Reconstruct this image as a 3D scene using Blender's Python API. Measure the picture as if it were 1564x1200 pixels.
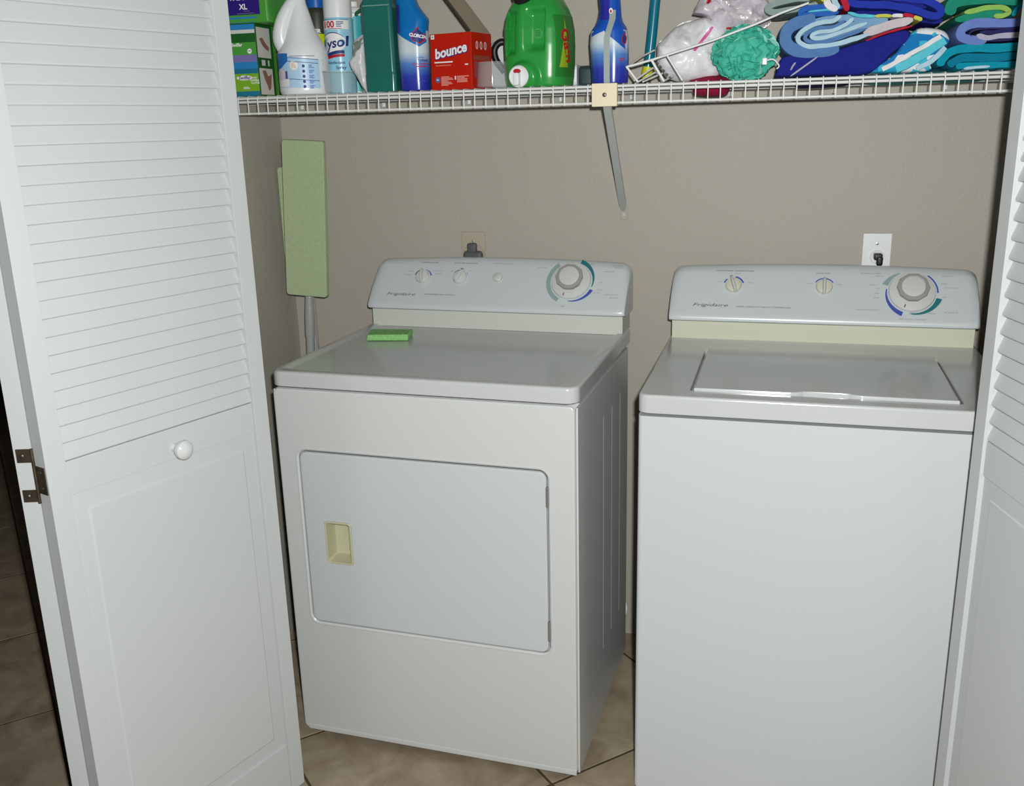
import bpy, bmesh, math, random
from mathutils import Vector, Matrix, noise
from mathutils.bvhtree import BVHTree
random.seed(7)
for o in list(bpy.data.objects): bpy.data.objects.remove(o)
scene = bpy.context.scene
COL = scene.collection
R = math.radians

def S(r, g, b):
    f = lambda c: (c/255/12.92 if c/255 <= .04045 else ((c/255+.055)/1.055)**2.4)
    return (f(r), f(g), f(b), 1.0)

# ------------------------------------------------------------------ camera
yaw, pit, rol, FPX = 0.260838, 0.275714, -0.0256165, 1452.434
CAM = Vector((1.217526, -2.435175, 1.413976))
fw = Vector((-math.sin(yaw)*math.cos(pit), math.cos(yaw)*math.cos(pit), -math.sin(pit)))
r0 = Vector((math.cos(yaw), math.sin(yaw), 0)); u0 = r0.cross(fw)
rt = math.cos(rol)*r0 + math.sin(rol)*u0; up = -math.sin(rol)*r0 + math.cos(rol)*u0
cd = bpy.data.cameras.new('camera'); cam = bpy.data.objects.new('camera', cd); COL.objects.link(cam)
cd.sensor_fit = 'HORIZONTAL'; cd.sensor_width = 36; cd.lens = 36*FPX/1564; cd.clip_start = .02
m = Matrix((rt, up, -fw)).transposed().to_4x4(); m.translation = CAM; cam.matrix_world = m
scene.camera = cam
# ------------------------------------------------------------------ light
w = bpy.data.worlds.new('room_ambience'); scene.world = w; w.use_nodes = True
w.node_tree.nodes['Background'].inputs[0].default_value = S(214, 216, 222)
w.node_tree.nodes['Background'].inputs[1].default_value = .145
fl = bpy.data.lights.new('camera_flash', 'SPOT'); fl.energy = 164; fl.color = (.985, 1.0, .975)
fl.shadow_soft_size = .014; fl.spot_size = R(128); fl.spot_blend = .7
fo = bpy.data.objects.new('camera_flash', fl); COL.objects.link(fo); fo.location = (1.256, -2.43, 1.472)
fo.rotation_euler = (Vector((.98, -.55, .80)) - fo.location).to_track_quat('-Z', 'Y').to_euler()
vs = scene.view_settings; vs.view_transform = 'Standard'; vs.look = 'None'; vs.gamma = 1; vs.exposure = 0
vs.use_curve_mapping = False
scene.cycles.max_bounces = 8; scene.cycles.transparent_max_bounces = 12; scene.cycles.use_denoising = True
scene.cycles.caustics_reflective = False; scene.cycles.caustics_refractive = False

# ------------------------------------------------------------------ materials
def mat(name, c, rough=.5, spec=.5, metal=0, bump=None, vary=None, sheen=0, coat=0, trans=0, emis=None):
    M = bpy.data.materials.new(name); M.use_nodes = True
    nt = M.node_tree; b = nt.nodes['Principled BSDF']
    b.inputs['Base Color'].default_value = c; b.inputs['Roughness'].default_value = rough
    b.inputs['Specular IOR Level'].default_value = spec; b.inputs['Metallic'].default_value = metal
    if sheen: b.inputs['Sheen Weight'].default_value = sheen
    if coat: b.inputs['Coat Weight'].default_value = coat; b.inputs['Coat Roughness'].default_value = .08
    if trans: b.inputs['Transmission Weight'].default_value = trans
    tc = None
    if bump or vary:
        tc = nt.nodes.new('ShaderNodeTexCoord')
    if bump:
        n = nt.nodes.new('ShaderNodeTexNoise'); n.inputs['Scale'].default_value = bump[0]; n.inputs['Detail'].default_value = 3
        bp = nt.nodes.new('ShaderNodeBump'); bp.inputs['Strength'].default_value = bump[1]; bp.inputs['Distance'].default_value = bump[2] if len(bump) > 2 else .002
        nt.links.new(tc.outputs['Object'], n.inputs['Vector']); nt.links.new(n.outputs['Fac'], bp.inputs['Height'])
        nt.links.new(bp.outputs['Normal'], b.inputs['Normal'])
    if vary:   # (scale, amount): a soft mottling of the colour
        n = nt.nodes.new('ShaderNodeTexNoise'); n.inputs['Scale'].default_value = vary[0]; n.inputs['Detail'].default_value = 5
        mr = nt.nodes.new('ShaderNodeMapRange'); mr.inputs['To Min'].default_value = 1-vary[1]; mr.inputs['To Max'].default_value = 1+vary[1]
        mr.inputs['From Min'].default_value = .3; mr.inputs['From Max'].default_value = .7
        mx = nt.nodes.new('ShaderNodeVectorMath'); mx.operation = 'SCALE'; mx.inputs[0].default_value = c[:3]
        nt.links.new(tc.outputs['Object'], n.inputs['Vector']); nt.links.new(n.outputs['Fac'], mr.inputs['Value'])
        nt.links.new(mr.outputs['Result'], mx.inputs['Scale']); nt.links.new(mx.outputs['Vector'], b.inputs['Base Color'])
    return M

def ramp_mat(name, stops, z0, z1, rough=.3, axis=2, noise_amt=0, const=False, spec=.5):
    """printed gradient along the object's own axis (a shrink-sleeve print)"""
    M = mat(name, (1, 1, 1, 1), rough, spec); nt = M.node_tree; b = nt.nodes['Principled BSDF']
    tc = nt.nodes.new('ShaderNodeTexCoord'); sx = nt.nodes.new('ShaderNodeSeparateXYZ'); mr = nt.nodes.new('ShaderNodeMapRange')
    mr.inputs['From Min'].default_value = z0; mr.inputs['From Max'].default_value = z1
    cr = nt.nodes.new('ShaderNodeValToRGB'); cr.color_ramp.interpolation = 'CONSTANT' if const else 'LINEAR'
    while len(cr.color_ramp.elements) < len(stops): cr.color_ramp.elements.new(.5)
    for e, (p_, c_) in zip(cr.color_ramp.elements, stops): e.position = p_; e.color = c_
    nt.links.new(tc.outputs['Object'], sx.inputs[0]); nt.links.new(sx.outputs[axis], mr.inputs['Value'])
    nt.links.new(mr.outputs['Result'], cr.inputs[0]); nt.links.new(cr.outputs[0], b.inputs['Base Color'])
    return M

def clear_mat(name, tint, alpha_mix=.12, rough=.05):
    M = bpy.data.materials.new(name); M.use_nodes = True; nt = M.node_tree; nt.nodes.clear()
    out = nt.nodes.new('ShaderNodeOutputMaterial'); t = nt.nodes.new('ShaderNodeBsdfTransparent'); t.inputs[0].default_value = tint
    p = nt.nodes.new('ShaderNodeBsdfPrincipled'); p.inputs['Base Color'].default_value = tint; p.inputs['Roughness'].default_value = rough
    mx = nt.nodes.new('ShaderNodeMixShader'); mx.inputs[0].default_value = alpha_mix
    nt.links.new(t.outputs[0], mx.inputs[1]); nt.links.new(p.outputs[0], mx.inputs[2]); nt.links.new(mx.outputs[0], out.inputs[0])
    return M

def pattern_mat(name, cols, scale, rough=.95):
    M = mat(name, cols[0], rough, .2, bump=(500, .5)); nt = M.node_tree; b = nt.nodes['Principled BSDF']
    tc = nt.nodes.new('ShaderNodeTexCoord'); mp = nt.nodes.new('ShaderNodeMapping'); mp.inputs['Scale'].default_value = (1, .35, 1.2); mp.inputs['Rotation'].default_value = (0, .6, 0)
    v = nt.nodes.new('ShaderNodeTexVoronoi'); v.inputs['Scale'].default_value = scale
    sp = nt.nodes.new('ShaderNodeSeparateColor'); cr = nt.nodes.new('ShaderNodeValToRGB'); cr.color_ramp.interpolation = 'CONSTANT'
    while len(cr.color_ramp.elements) < len(cols): cr.color_ramp.elements.new(.5)
    for i, (e, c_) in enumerate(zip(cr.color_ramp.elements, cols)): e.position = i/len(cols); e.color = c_
    nt.links.new(tc.outputs['Object'], mp.inputs[0]); nt.links.new(mp.outputs[0], v.inputs['Vector'])
    nt.links.new(v.outputs['Color'], sp.inputs[0]); nt.links.new(sp.outputs[0], cr.inputs[0]); nt.links.new(cr.outputs[0], b.inputs['Base Color'])
    return M

ENAMEL = mat('white_enamel', S(192, 197, 200), .22, .5)
ENAMEL_WARM = mat('warm_white_enamel', S(196, 198, 197), .28, .45)
ENAMEL_TOP = mat('white_enamel_top', S(188, 190, 190), .16, .6, vary=(3, .015))
PANEL_W = mat('console_plastic', S(197, 203, 206), .3, .5)
CREAM = mat('yellowed_plastic', S(196, 197, 178), .4, .4)
KNOBW = mat('knob_plastic', S(198, 200, 197), .4, .4)
IVORYK = mat('ivory_knob', S(202, 200, 182), .4, .4)
KNOBG = mat('grey_grip', S(150, 150, 142), .6, .3)
INK = mat('dark_print', S(70, 72, 78), .6, .2)
INK_L = mat('grey_print', S(128, 132, 138), .6, .2)
TEALP = mat('teal_print', S(38, 112, 118), .5, .3)
BLUEP = mat('blue_print', S(66, 84, 168), .5, .3)
GREYP = mat('grey_green_print', S(140, 160, 160), .5, .3)
DOORW = mat('painted_door', S(186, 189, 190), .42, .35, vary=(2.2, .012))
DOORW2 = mat('painted_door_slats', S(184, 187, 188), .45, .3, vary=(4, .015))
WIRE = mat('white_vinyl_wire', S(214, 214, 212), .35, .4)
STEEL = mat('grey_steel', S(150, 152, 154), .35, .5, metal=.6)
ZINC = mat('pale_zinc', S(182, 184, 182), .4, .5, metal=.15)
SCREW = mat('screw_metal', S(95, 92, 86), .4, .5, metal=.8)
BRONZE = mat('aged_bronze', S(72, 62, 50), .5, .4, metal=.5, vary=(60, .3))
BLACK = mat('black_plastic', S(22, 22, 24), .4, .4)
DKGREY = mat('dark_grey_plastic', S(84, 84, 86), .5, .4)
GREEN_SPONGE = mat('green_sponge', S(140, 194, 122), .95, .1, bump=(260, 1.0, .003), vary=(120, .12))
WHITEP = mat('white_plastic', S(226, 228, 230), .35, .4)
WHITE_PRINT = mat('white_print', S(232, 232, 232), .5, .3)
RED_PRINT = mat('red_print', S(180, 26, 36), .5, .3)
NAVY_PRINT = mat('navy_print', S(40, 52, 120), .5, .3)
PURPLE_PRINT = mat('purple_print', S(46, 28, 120), .4, .4)

# ------------------------------------------------------------------ mesh helpers
def new(name, me, material, parent=None, M=None):
    o = bpy.data.objects.new(name, me); COL.objects.link(o)
    if material is not None and not me.materials: me.materials.append(material)
    if parent is not None: o.parent = parent
    if M is not None: o.matrix_local = M
    return o

def obj(name, bm, material, parent=None, M=None, smooth=35, keep=False):
    bmesh.ops.remove_doubles(bm, verts=bm.verts, dist=1e-6)
    bmesh.ops.recalc_face_normals(bm, faces=bm.faces)
    me = bpy.data.meshes.new(name); bm.to_mesh(me); bm.free()
    if smooth:
        me.polygons.foreach_set('use_smooth', [True]*len(me.polygons)); me.set_sharp_from_angle(angle=R(smooth))
    o = new(name, me, material, parent, M)
    if smooth and smooth < 70:
        wn = o.modifiers.new('weighted_normals', 'WEIGHTED_NORMAL'); wn.keep_sharp = True; wn.weight = 90
    return o

def raw(name, verts, faces, material, parent=None, smooth=None, M=None):
    me = bpy.data.meshes.new(name); me.from_pydata([tuple(v) for v in verts], [], faces); me.update()
    if smooth:
        me.polygons.foreach_set('use_smooth', [True]*len(me.polygons)); me.set_sharp_from_angle(angle=R(smooth))
    return new(name, me, material, parent, M)

def thing(name, label, cat, loc=(0, 0, 0), rz=0, group=None, kind=None):
    o = bpy.data.objects.new(name, None); COL.objects.link(o); o.empty_display_size = .05
    o.location = loc; o.rotation_euler = (0, 0, rz)
    return tag(o, label, cat, group, kind)

def tag(o, label, cat=None, group=None, kind=None):
    if label: o['label'] = label
    if cat: o['category'] = cat
    if group: o['group'] = group
    if kind: o['kind'] = kind
    return o

def box(bm, x0, x1, y0, y1, z0, z1, bev=0, seg=2, M=None):
    t = bmesh.new()
    bmesh.ops.create_cube(t, size=1)
    for v in t.verts: v.co = Vector(((x0+x1)/2+v.co.x*(x1-x0), (y0+y1)/2+v.co.y*(y1-y0), (z0+z1)/2+v.co.z*(z1-z0)))
    if bev: bmesh.ops.bevel(t, geom=list(t.edges), offset=bev, segments=seg, affect='EDGES', profile=.5)
    if M is not None: t.transform(M)
    join(bm, t)
    return bm

def join(bm, t):
    me = bpy.data.meshes.new('tmp'); t.to_mesh(me); t.free(); bm.from_mesh(me); bpy.data.meshes.remove(me)

def BOX(*a, **k): return box(bmesh.new(), *a, **k)

def rrect(x0, x1, y0, y1, r, n=5):
    """closed outline, counter-clockwise, with the same number of points whatever the radius"""
    r = min(r, (x1-x0)/2-1e-5, (y1-y0)/2-1e-5); o = []
    for cx, cy, a in ((x1-r, y1-r, 0), (x0+r, y1-r, 90), (x0+r, y0+r, 180), (x1-r, y0+r, 270)):
        for i in range(n+1):
            t = R(a+90*i/n); o.append((cx+r*math.cos(t), cy+r*math.sin(t)))
    return o

def loft(bm, rings, cap0=True, cap1=True, closed=True):
    L = [[bm.verts.new(p) for p in ring] for ring in rings]
    n = len(L[0])
    for a, b in zip(L, L[1:]):
        for i in range(n if closed else n-1):
            j = (i+1) % n
            try: bm.faces.new((a[i], a[j], b[j], b[i]))
            except ValueError: pass
    if cap0:
        try: bm.faces.new(L[0][::-1])
        except ValueError: pass
    if cap1:
        try: bm.faces.new(L[-1])
        except ValueError: pass
    return bm

def lathe(bm, prof, n=28, M=None, sx=1, sy=1):
    t = bmesh.new()
    loft(t, [[(r*sx*math.cos(2*math.pi*i/n), r*sy*math.sin(2*math.pi*i/n), z) for i in range(n)] for r, z in prof])
    if M is not None: t.transform(M)
    join(bm, t); return bm

def LATHE(prof, n=28, M=None, sx=1, sy=1): return lathe(bmesh.new(), prof, n, M, sx, sy)

def tube(bm, pts, r, n=8, caps=True):
    pts = [Vector(p) for p in pts]; rings = []
    rr = r if isinstance(r, (list, tuple)) else [r]*len(pts)
    prev = None
    for i, p in enumerate(pts):
        d = (pts[min(i+1, len(pts)-1)]-pts[max(i-1, 0)]).normalized()
        if prev is None:
            a = d.orthogonal().normalized()
        else:
            a = (prev - d*prev.dot(d)).normalized()
        prev = a; b = d.cross(a)
        rings.append([p+(a*math.cos(2*math.pi*k/n)+b*math.sin(2*math.pi*k/n))*rr[i] for k in range(n)])
    t = bmesh.new(); loft(t, rings, caps, caps); join(bm, t); return bm

def TUBE(*a, **k): return tube(bmesh.new(), *a, **k)

def smoothpath(pts, n=6):
    """Catmull-Rom through the points"""
    P = [Vector(p) for p in pts]; P = [P[0]*2-P[1]]+P+[P[-1]*2-P[-2]]; o = []
    for i in range(1, len(P)-2):
        for k in range(n):
            t = k/n; a, b, c, d = P[i-1:i+3]
            o.append(.5*((2*b)+(c-a)*t+(2*a-5*b+4*c-d)*t*t+(3*b-a-3*c+d)*t**3))
    o.append(P[-2]); return o

def prism_y(outline, y0, y1, bev=.003):
    """(x,z) outline given thickness along y, with softened front and back edges"""
    n = len(outline); cx = sum(p[0] for p in outline)/n; cz = sum(p[1] for p in outline)/n
    def ins(d):
        o = []
        for x, z in outline:
            v = Vector((x-cx, z-cz)); L = v.length; v = v*(max(L-d, 0)/L) if L else v
            o.append((cx+v.x, cz+v.y))
        return o
    bm = bmesh.new()
    rings = []
    for d, y in ((bev, y0), (bev*.3, y0+bev*.3), (0, y0+bev), (0, y1-bev), (bev*.3, y1-bev*.3), (bev, y1)):
        rings.append([(x, y, z) for x, z in ins(d)])
    return loft(bm, rings)

def text_mesh(body, size, shear=0, bold=0, align='CENTER', spacing=1.0):
    c = bpy.data.curves.new('t', 'FONT'); c.body = body; c.size = size; c.shear = shear; c.align_x = align; c.align_y = 'CENTER'
    c.offset = bold*size; c.resolution_u = 3; c.space_character = spacing
    o = bpy.data.objects.new('t', c); COL.objects.link(o)
    dg = bpy.context.evaluated_depsgraph_get(); me = bpy.data.meshes.new_from_object(o.evaluated_get(dg))
    vs_ = [v.co.copy() for v in me.vertices]; fs = [tuple(p.vertices) for p in me.polygons]
    bpy.data.objects.remove(o); bpy.data.curves.remove(c); bpy.data.meshes.remove(me)
    return vs_, fs

def rot2(vs_, a, ox=0, oy=0):
    c, s = math.cos(a), math.sin(a); return [Vector((ox+v.x*c-v.y*s, oy+v.x*s+v.y*c, 0)) for v in vs_]

def flat_text(name, body, size, M, material, parent, shear=0, bold=0, align='CENTER', rot=0, spacing=1.0):
    v, f = text_mesh(body, size, shear, bold, align, spacing); v = rot2(v, rot)
    return raw(name, [M @ p for p in v], f, material, parent)

class Skin:
    """lays flat print onto the surface of an existing mesh by casting towards it"""
    def __init__(s, o, ang=0, off=.0006):
        s.o = o; me = o.data; s.t = BVHTree.FromPolygons([v.co.copy() for v in me.vertices], [tuple(p.vertices) for p in me.polygons])
        s.r = Vector((math.cos(ang), math.sin(ang), 0)); s.d = Vector((-math.sin(ang), math.cos(ang), 0)); s.off = off
    def put(s, x, z, lift=0):
        o = s.r*x + Vector((0, 0, z)) - s.d*.8
        h = s.t.ray_cast(o, s.d)
        if h[0] is None: return None
        return h[0] - s.d*(s.off+lift)
    def verts(s, v, lift=0):
        out = []; last = None
        for p in v:
            q = s.put(p[0], p[1], lift)
            if q is None: q = last
            last = q; out.append(q)
        f = next((q for q in out if q is not None), None)
        return [q if q is not None else f for q in out]
    def text(s, name, body, size, x, z, material, shear=0, bold=0, rot=0, lift=.0004, align='CENTER', parent=None, spacing=1.0):
        v, f = text_mesh(body, size, shear, bold, align, spacing); v = rot2(v, rot, x, z)
        v = s.verts(v, lift)
        if v and v[0] is not None: return raw(name, v, f, material, parent or s.o)
    def patch(s, name, x0, x1, z0, z1, material, nx=14, nz=6, lift=0, shape=None, parent=None):
        v = []; f = []
        for j in range(nz+1):
            for i in range(nx+1):
                a, b = i/nx, j/nz; x, z = x0+(x1-x0)*a, z0+(z1-z0)*b
                if shape: x, z = shape(a, b)
                v.append((x, z))
        v = s.verts(v, lift)
        for j in range(nz):
            for i in range(nx):
                k = j*(nx+1)+i; f.append((k, k+1, k+nx+2, k+nx+1))
        return raw(name, v, f, material, parent or s.o, smooth=60)
    def poly(s, name, pts, material, lift=0, rings=3, parent=None):
        cx = sum(p[0] for p in pts)/len(pts); cz = sum(p[1] for p in pts)/len(pts); n = len(pts)
        v = [(cx, cz)]
        for k in range(1, rings+1):
            for x, z in pts: v.append((cx+(x-cx)*k/rings, cz+(z-cz)*k/rings))
        f = [(0, 1+i, 1+(i+1) % n) for i in range(n)]
        for k in range(rings-1):
            for i in range(n): f.append((1+k*n+i, 1+(k+1)*n+i, 1+(k+1)*n+(i+1) % n, 1+k*n+(i+1) % n))
        return raw(name, s.verts(v, lift), f, material, parent or s.o)
    def disc(s, name, x, z, rx, rz, material, lift=0, parent=None, n=20):
        return s.poly(name, [(x+rx*math.cos(2*math.pi*i/n), z+rz*math.sin(2*math.pi*i/n)) for i in range(n)], material, lift, 2, parent)
    def lines(s, name, x, z, w_, h, n, material, lift=0, parent=None, pitch=None, rnd=True):
        """rows of small print too fine to read in the photograph"""
        v = []; f = []
        for k in range(n):
            zz = z-k*(pitch or h*2); ww = w_*(random.uniform(.55, 1) if rnd else 1)
            for i in range(4):
                k0 = len(v)
                v += [(x+ww*i/4, zz-h/2), (x+ww*(i+1)/4, zz-h/2), (x+ww*(i+1)/4, zz+h/2), (x+ww*i/4, zz+h/2)]; f.append((k0, k0+1, k0+2, k0+3))
        return raw(name, s.verts(v, lift), f, material, parent or s.o)

def T(x, y, z): return Matrix.Translation((x, y, z))
def Rz(a): return Matrix.Rotation(a, 4, 'Z')

# ================================================================== the setting
WALLM = mat('beige_wall', S(170, 164, 153), .55, .35, bump=(125, .42, .002), vary=(1.5, .03))
HALLM = mat('hall_wall', S(168, 158, 144), .7, .2, bump=(95, .3))
GROUT = mat('grout', S(78, 66, 54), .9, .1)
WL, WR, CEIL = -.061, 1.84, 2.45
tag(obj('wall_back', BOX(WL-.1, WR+.1, 0, .1, 0, CEIL), WALLM), 'beige textured back wall of the closet', None, None, 'structure')
tag(obj('wall_left', BOX(WL-.11, WL, -.86, 0, 0, CEIL), WALLM), 'beige textured left side wall of the closet', None, None, 'structure')
tag(obj('wall_right', BOX(WR, WR+.1, -.86, 0, 0, CEIL), WALLM), 'right side wall of the closet behind the folded door', None, None, 'structure')
tag(obj('wall_front', BOX(WL-.11, WR+.1, -.86, -.76, 2.06, CEIL), WALLM), 'wall over the closet opening', None, None, 'structure')
tag(obj('ceiling', BOX(-5, 3.2, -4.2, 4.2, CEIL, CEIL+.1), mat('ceiling_white', S(225, 224, 220), .8, .2)), 'white ceiling', None, None, 'structure')
tag(obj('wall_hall_far', BOX(-5, WL-.1, 4.1, 4.2, 0, CEIL), HALLM), 'wall at the far end of the hall', None, None, 'structure')
tag(obj('wall_hall_left', BOX(-5.1, -5, -4.2, 4.2, 0, CEIL), HALLM), 'far left wall of the hall', None, None, 'structure')
tag(obj('wall_right_front', BOX(WR, 3.2, -.96, -.86, 0, CEIL), HALLM), 'wall to the right of the closet opening', None, None, 'structure')

# floor: 18 inch stone tiles laid on the diagonal
floor = obj('floor', BOX(-5, 12, -14, 4.2, -.06, -.0012), GROUT)
tag(floor, 'tan stone tile floor laid on the diagonal with brown joints', None, None, 'structure')
def tile_material():
    M = mat('travertine', S(160, 143, 118), .45, .35, bump=(40, .25, .001)); nt = M.node_tree; b = nt.nodes['Principled BSDF']
    tc = nt.nodes.new('ShaderNodeTexCoord'); oi = nt.nodes.new('ShaderNodeObjectInfo')
    ad = nt.nodes.new('ShaderNodeVectorMath'); ad.operation = 'MULTIPLY_ADD'; ad.inputs[1].default_value = (1, 1, 1)
    cb = nt.nodes.new('ShaderNodeCombineXYZ'); sc_ = nt.nodes.new('ShaderNodeMath'); sc_.operation = 'MULTIPLY'; sc_.inputs[1].default_value = 40
    nt.links.new(oi.outputs['Random'], sc_.inputs[0]); nt.links.new(sc_.outputs[0], cb.inputs[0]); nt.links.new(sc_.outputs[0], cb.inputs[2])
    nt.links.new(tc.outputs['Object'], ad.inputs[0]); nt.links.new(cb.outputs[0], ad.inputs[2])
    n = nt.nodes.new('ShaderNodeTexNoise'); n.inputs['Scale'].default_value = 8; n.inputs['Detail'].default_value = 9; n.inputs['Roughness'].default_value = .65; n.inputs['Distortion'].default_value = .55
    cr = nt.nodes.new('ShaderNodeValToRGB'); e = cr.color_ramp.elements; e[0].position = .32; e[0].color = S(126, 110, 90); e[1].position = .68; e[1].color = S(168, 154, 132)
    nt.links.new(ad.outputs[0], n.inputs['Vector']); nt.links.new(n.outputs['Fac'], cr.inputs[0])
    mr = nt.nodes.new('ShaderNodeMapRange'); mr.inputs['To Min'].default_value = .9; mr.inputs['To Max'].default_value = 1.08
    nt.links.new(oi.outputs['Random'], mr.inputs['Value'])
    ml = nt.nodes.new('ShaderNodeVectorMath'); ml.operation = 'SCALE'; nt.links.new(cr.outputs[0], ml.inputs[0]); nt.links.new(mr.outputs[0], ml.inputs['Scale'])
    nt.links.new(ml.outputs[0], b.inputs['Base Color'])
    return M
TILE = tile_material()
tb = BOX(-.2272, .2272, -.2272, .2272, -.012, 0, bev=.0009, seg=1)
tile0 = None
P_ = .6515
for i in range(-9, 10):
    for k in range(-9, 10):
        a = -1.499+P_*(i+.5); b_ = .137+P_*(k+.5)      # a = y-x, b = x+y
        x, y = (b_-a)/2, (a+b_)/2
        if not (-4.6 < x < 2.6 and -2.4 < y < 3.4): continue
        if x > WR+.2 and y > -.7: continue
        if x > WL and y > .25: continue
        if tile0 is None:
            tile0 = obj('tile', tb, TILE, floor); t = tile0
        else:
            t = tile0.copy(); COL.objects.link(t)
        t.location = (x, y, random.uniform(-.0006, .0004)); t.rotation_euler = (random.uniform(-.001, .001), random.uniform(-.001, .001), R(45)+random.choice((0, 1, 2, 3))*math.pi/2)

# ------------------------------------------------------------------ louvred bifold leaves
LW, LT, ST = .4611, .030, .0345
def slat_mesh():
    bm = bmesh.new(); x0, x1 = ST-.002, LW-ST+.002
    # cross-section (depth, z): lower lip at the front, leaning back as it rises
    sec = [(.0070, .000), (.0058, .0015), (.0056, .0045), (.0175, .0370), (.0205, .0370), (.0215, .0355), (.0115, .001)]
    loft(bm, [[(x, d, z) for d, z in sec] for x in (x0, x1)])
    return bm
def leaf(name, label, P, a, sg, knob):
    d = Vector((math.sin(a), -math.cos(a), 0))
    rt_ = thing(name, label, 'door', (P[0], P[1], 0), a-math.pi/2, kind='structure')
    def bx(nm, x0, x1, d0, d1, z0, z1, bev=.0012, m_=DOORW):
        ya, yb = sorted((-sg*d0, -sg*d1)); return obj(nm, BOX(x0, x1, ya, yb, z0, z1, bev=bev), m_, rt_)
    bx('stile', 0, ST, 0, LT, .012, 2.03); bx('stile', LW-ST, LW, 0, LT, .012, 2.03)
    bx('bottom_rail', ST, LW-ST, .0045, .026, .014, .1287); bx('lock_rail', ST, LW-ST, .0052, .026, .8435, .9026); bx('top_rail', ST, LW-ST, .0045, .026, 1.957, 2.03)
    bm = bmesh.new(); x0, x1, z0, z1 = ST, LW-ST, .1285, .8437
    def rg(i, dep): return [(x0+i, -sg*dep, z0+i), (x1-i, -sg*dep, z0+i), (x1-i, -sg*dep, z1-i), (x0+i, -sg*dep, z1-i)]
    loft(bm, [rg(0, .020), rg(0, .0085), rg(.030, .0072), rg(.0325, .0052), rg(.036, .0046)])
    obj('raised_panel', bm, DOORW, rt_, smooth=20)
    s0 = None; z = .9035; k = 0
    while z < 1.955:
        if s0 is None:
            bm = slat_mesh()
            for v in bm.verts: v.co.y *= -sg
            s0 = obj('slat', bm, DOORW2, rt_, smooth=25); s = s0
        else:
            s = s0.copy(); COL.objects.link(s); s.parent = rt_
        s.location = (0, random.uniform(-.0004, .0004), z); s.rotation_euler = (random.uniform(-.012, .012), 0, random.uniform(-.0012, .0012))
        z += .0292; k += 1
    if knob:
        prof = [(.0001, 0), (.0085, 0), (.0075, .004), (.0068, .010), (.010, .014), (.0155, .019), (.0178, .025), (.0172, .031), (.013, .0355), (.006, .0375), (.0001, .038)]
        M = T(.2185, -sg*.0052, .866) @ Matrix.Rotation(-sg*math.pi/2, 4, 'X')
        tag(obj('knob', LATHE(prof, 28, M), mat('glossy_white_knob', S(198, 200, 200), .12, .6), rt_), 'round glossy white pull knob')
    return rt_
aL, aR = -.341218, .243147
PL = (.282096, -.811078); PR = (1.568245, -.804237)
d1 = leaf('door_1', 'white louvred bifold leaf with round knob left of the dryer', PL, aL, 1, True)
dv = Vector((math.sin(aL), -math.cos(aL))); nv = Vector((-dv.y, dv.x))
H = Vector(PL) + dv*LW - nv*(LT+.003)
a2 = R(16.5); d2v = Vector((math.sin(a2), -math.cos(a2))); P2 = H - d2v*LW
d2 = leaf('door_2', 'white louvred bifold leaf folded behind the one with the knob, showing its edge', P2, a2, 1, False)
d3 = leaf('door_3', 'white louvred bifold leaf without visible knob at the right edge, beside the washer', PR, aR, -1, False)
# hinge: centre plate and pin on the front leaf, two outer plates on the rear leaf
bm = BOX(LW-.0005, LW+.0018, -.0275, -.004, .857, .9035, bev=.0005)
tube(bm, [(LW+.002, -LT-.0005, .839), (LW+.002, -LT-.0005, .9325)], .0028, 10)
hg = obj('hinge', bm, BRONZE, d1); tag(hg, 'dark bronze hinge plate with pin')
for zz in (.867, .894): obj('screw', LATHE([(.0001, .0028), (.0026, .0026), (.0036, .0018), (.0036, 0)][::-1], 12, T(LW+.0015, -.0155, zz) @ Matrix.Rotation(math.pi/2, 4, 'Y')), SCREW, hg)
for z0, z1 in ((.8405, .8615), (.9085, .9315)):
    hp = obj('hinge_plate', BOX(LW-.0005, LW+.0018, -.0255, .001, z0, z1, bev=.0005), BRONZE, d2); tag(hp, 'dark bronze hinge plate with one screw')
    obj('screw', LATHE([(.0036, 0), (.0036, .0018), (.0026, .0026), (.0001, .0028)], 12, T(LW+.0015, -.016, (z0+z1)/2) @ Matrix.Rotation(math.pi/2, 4, 'Y')), SCREW, hp)

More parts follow.
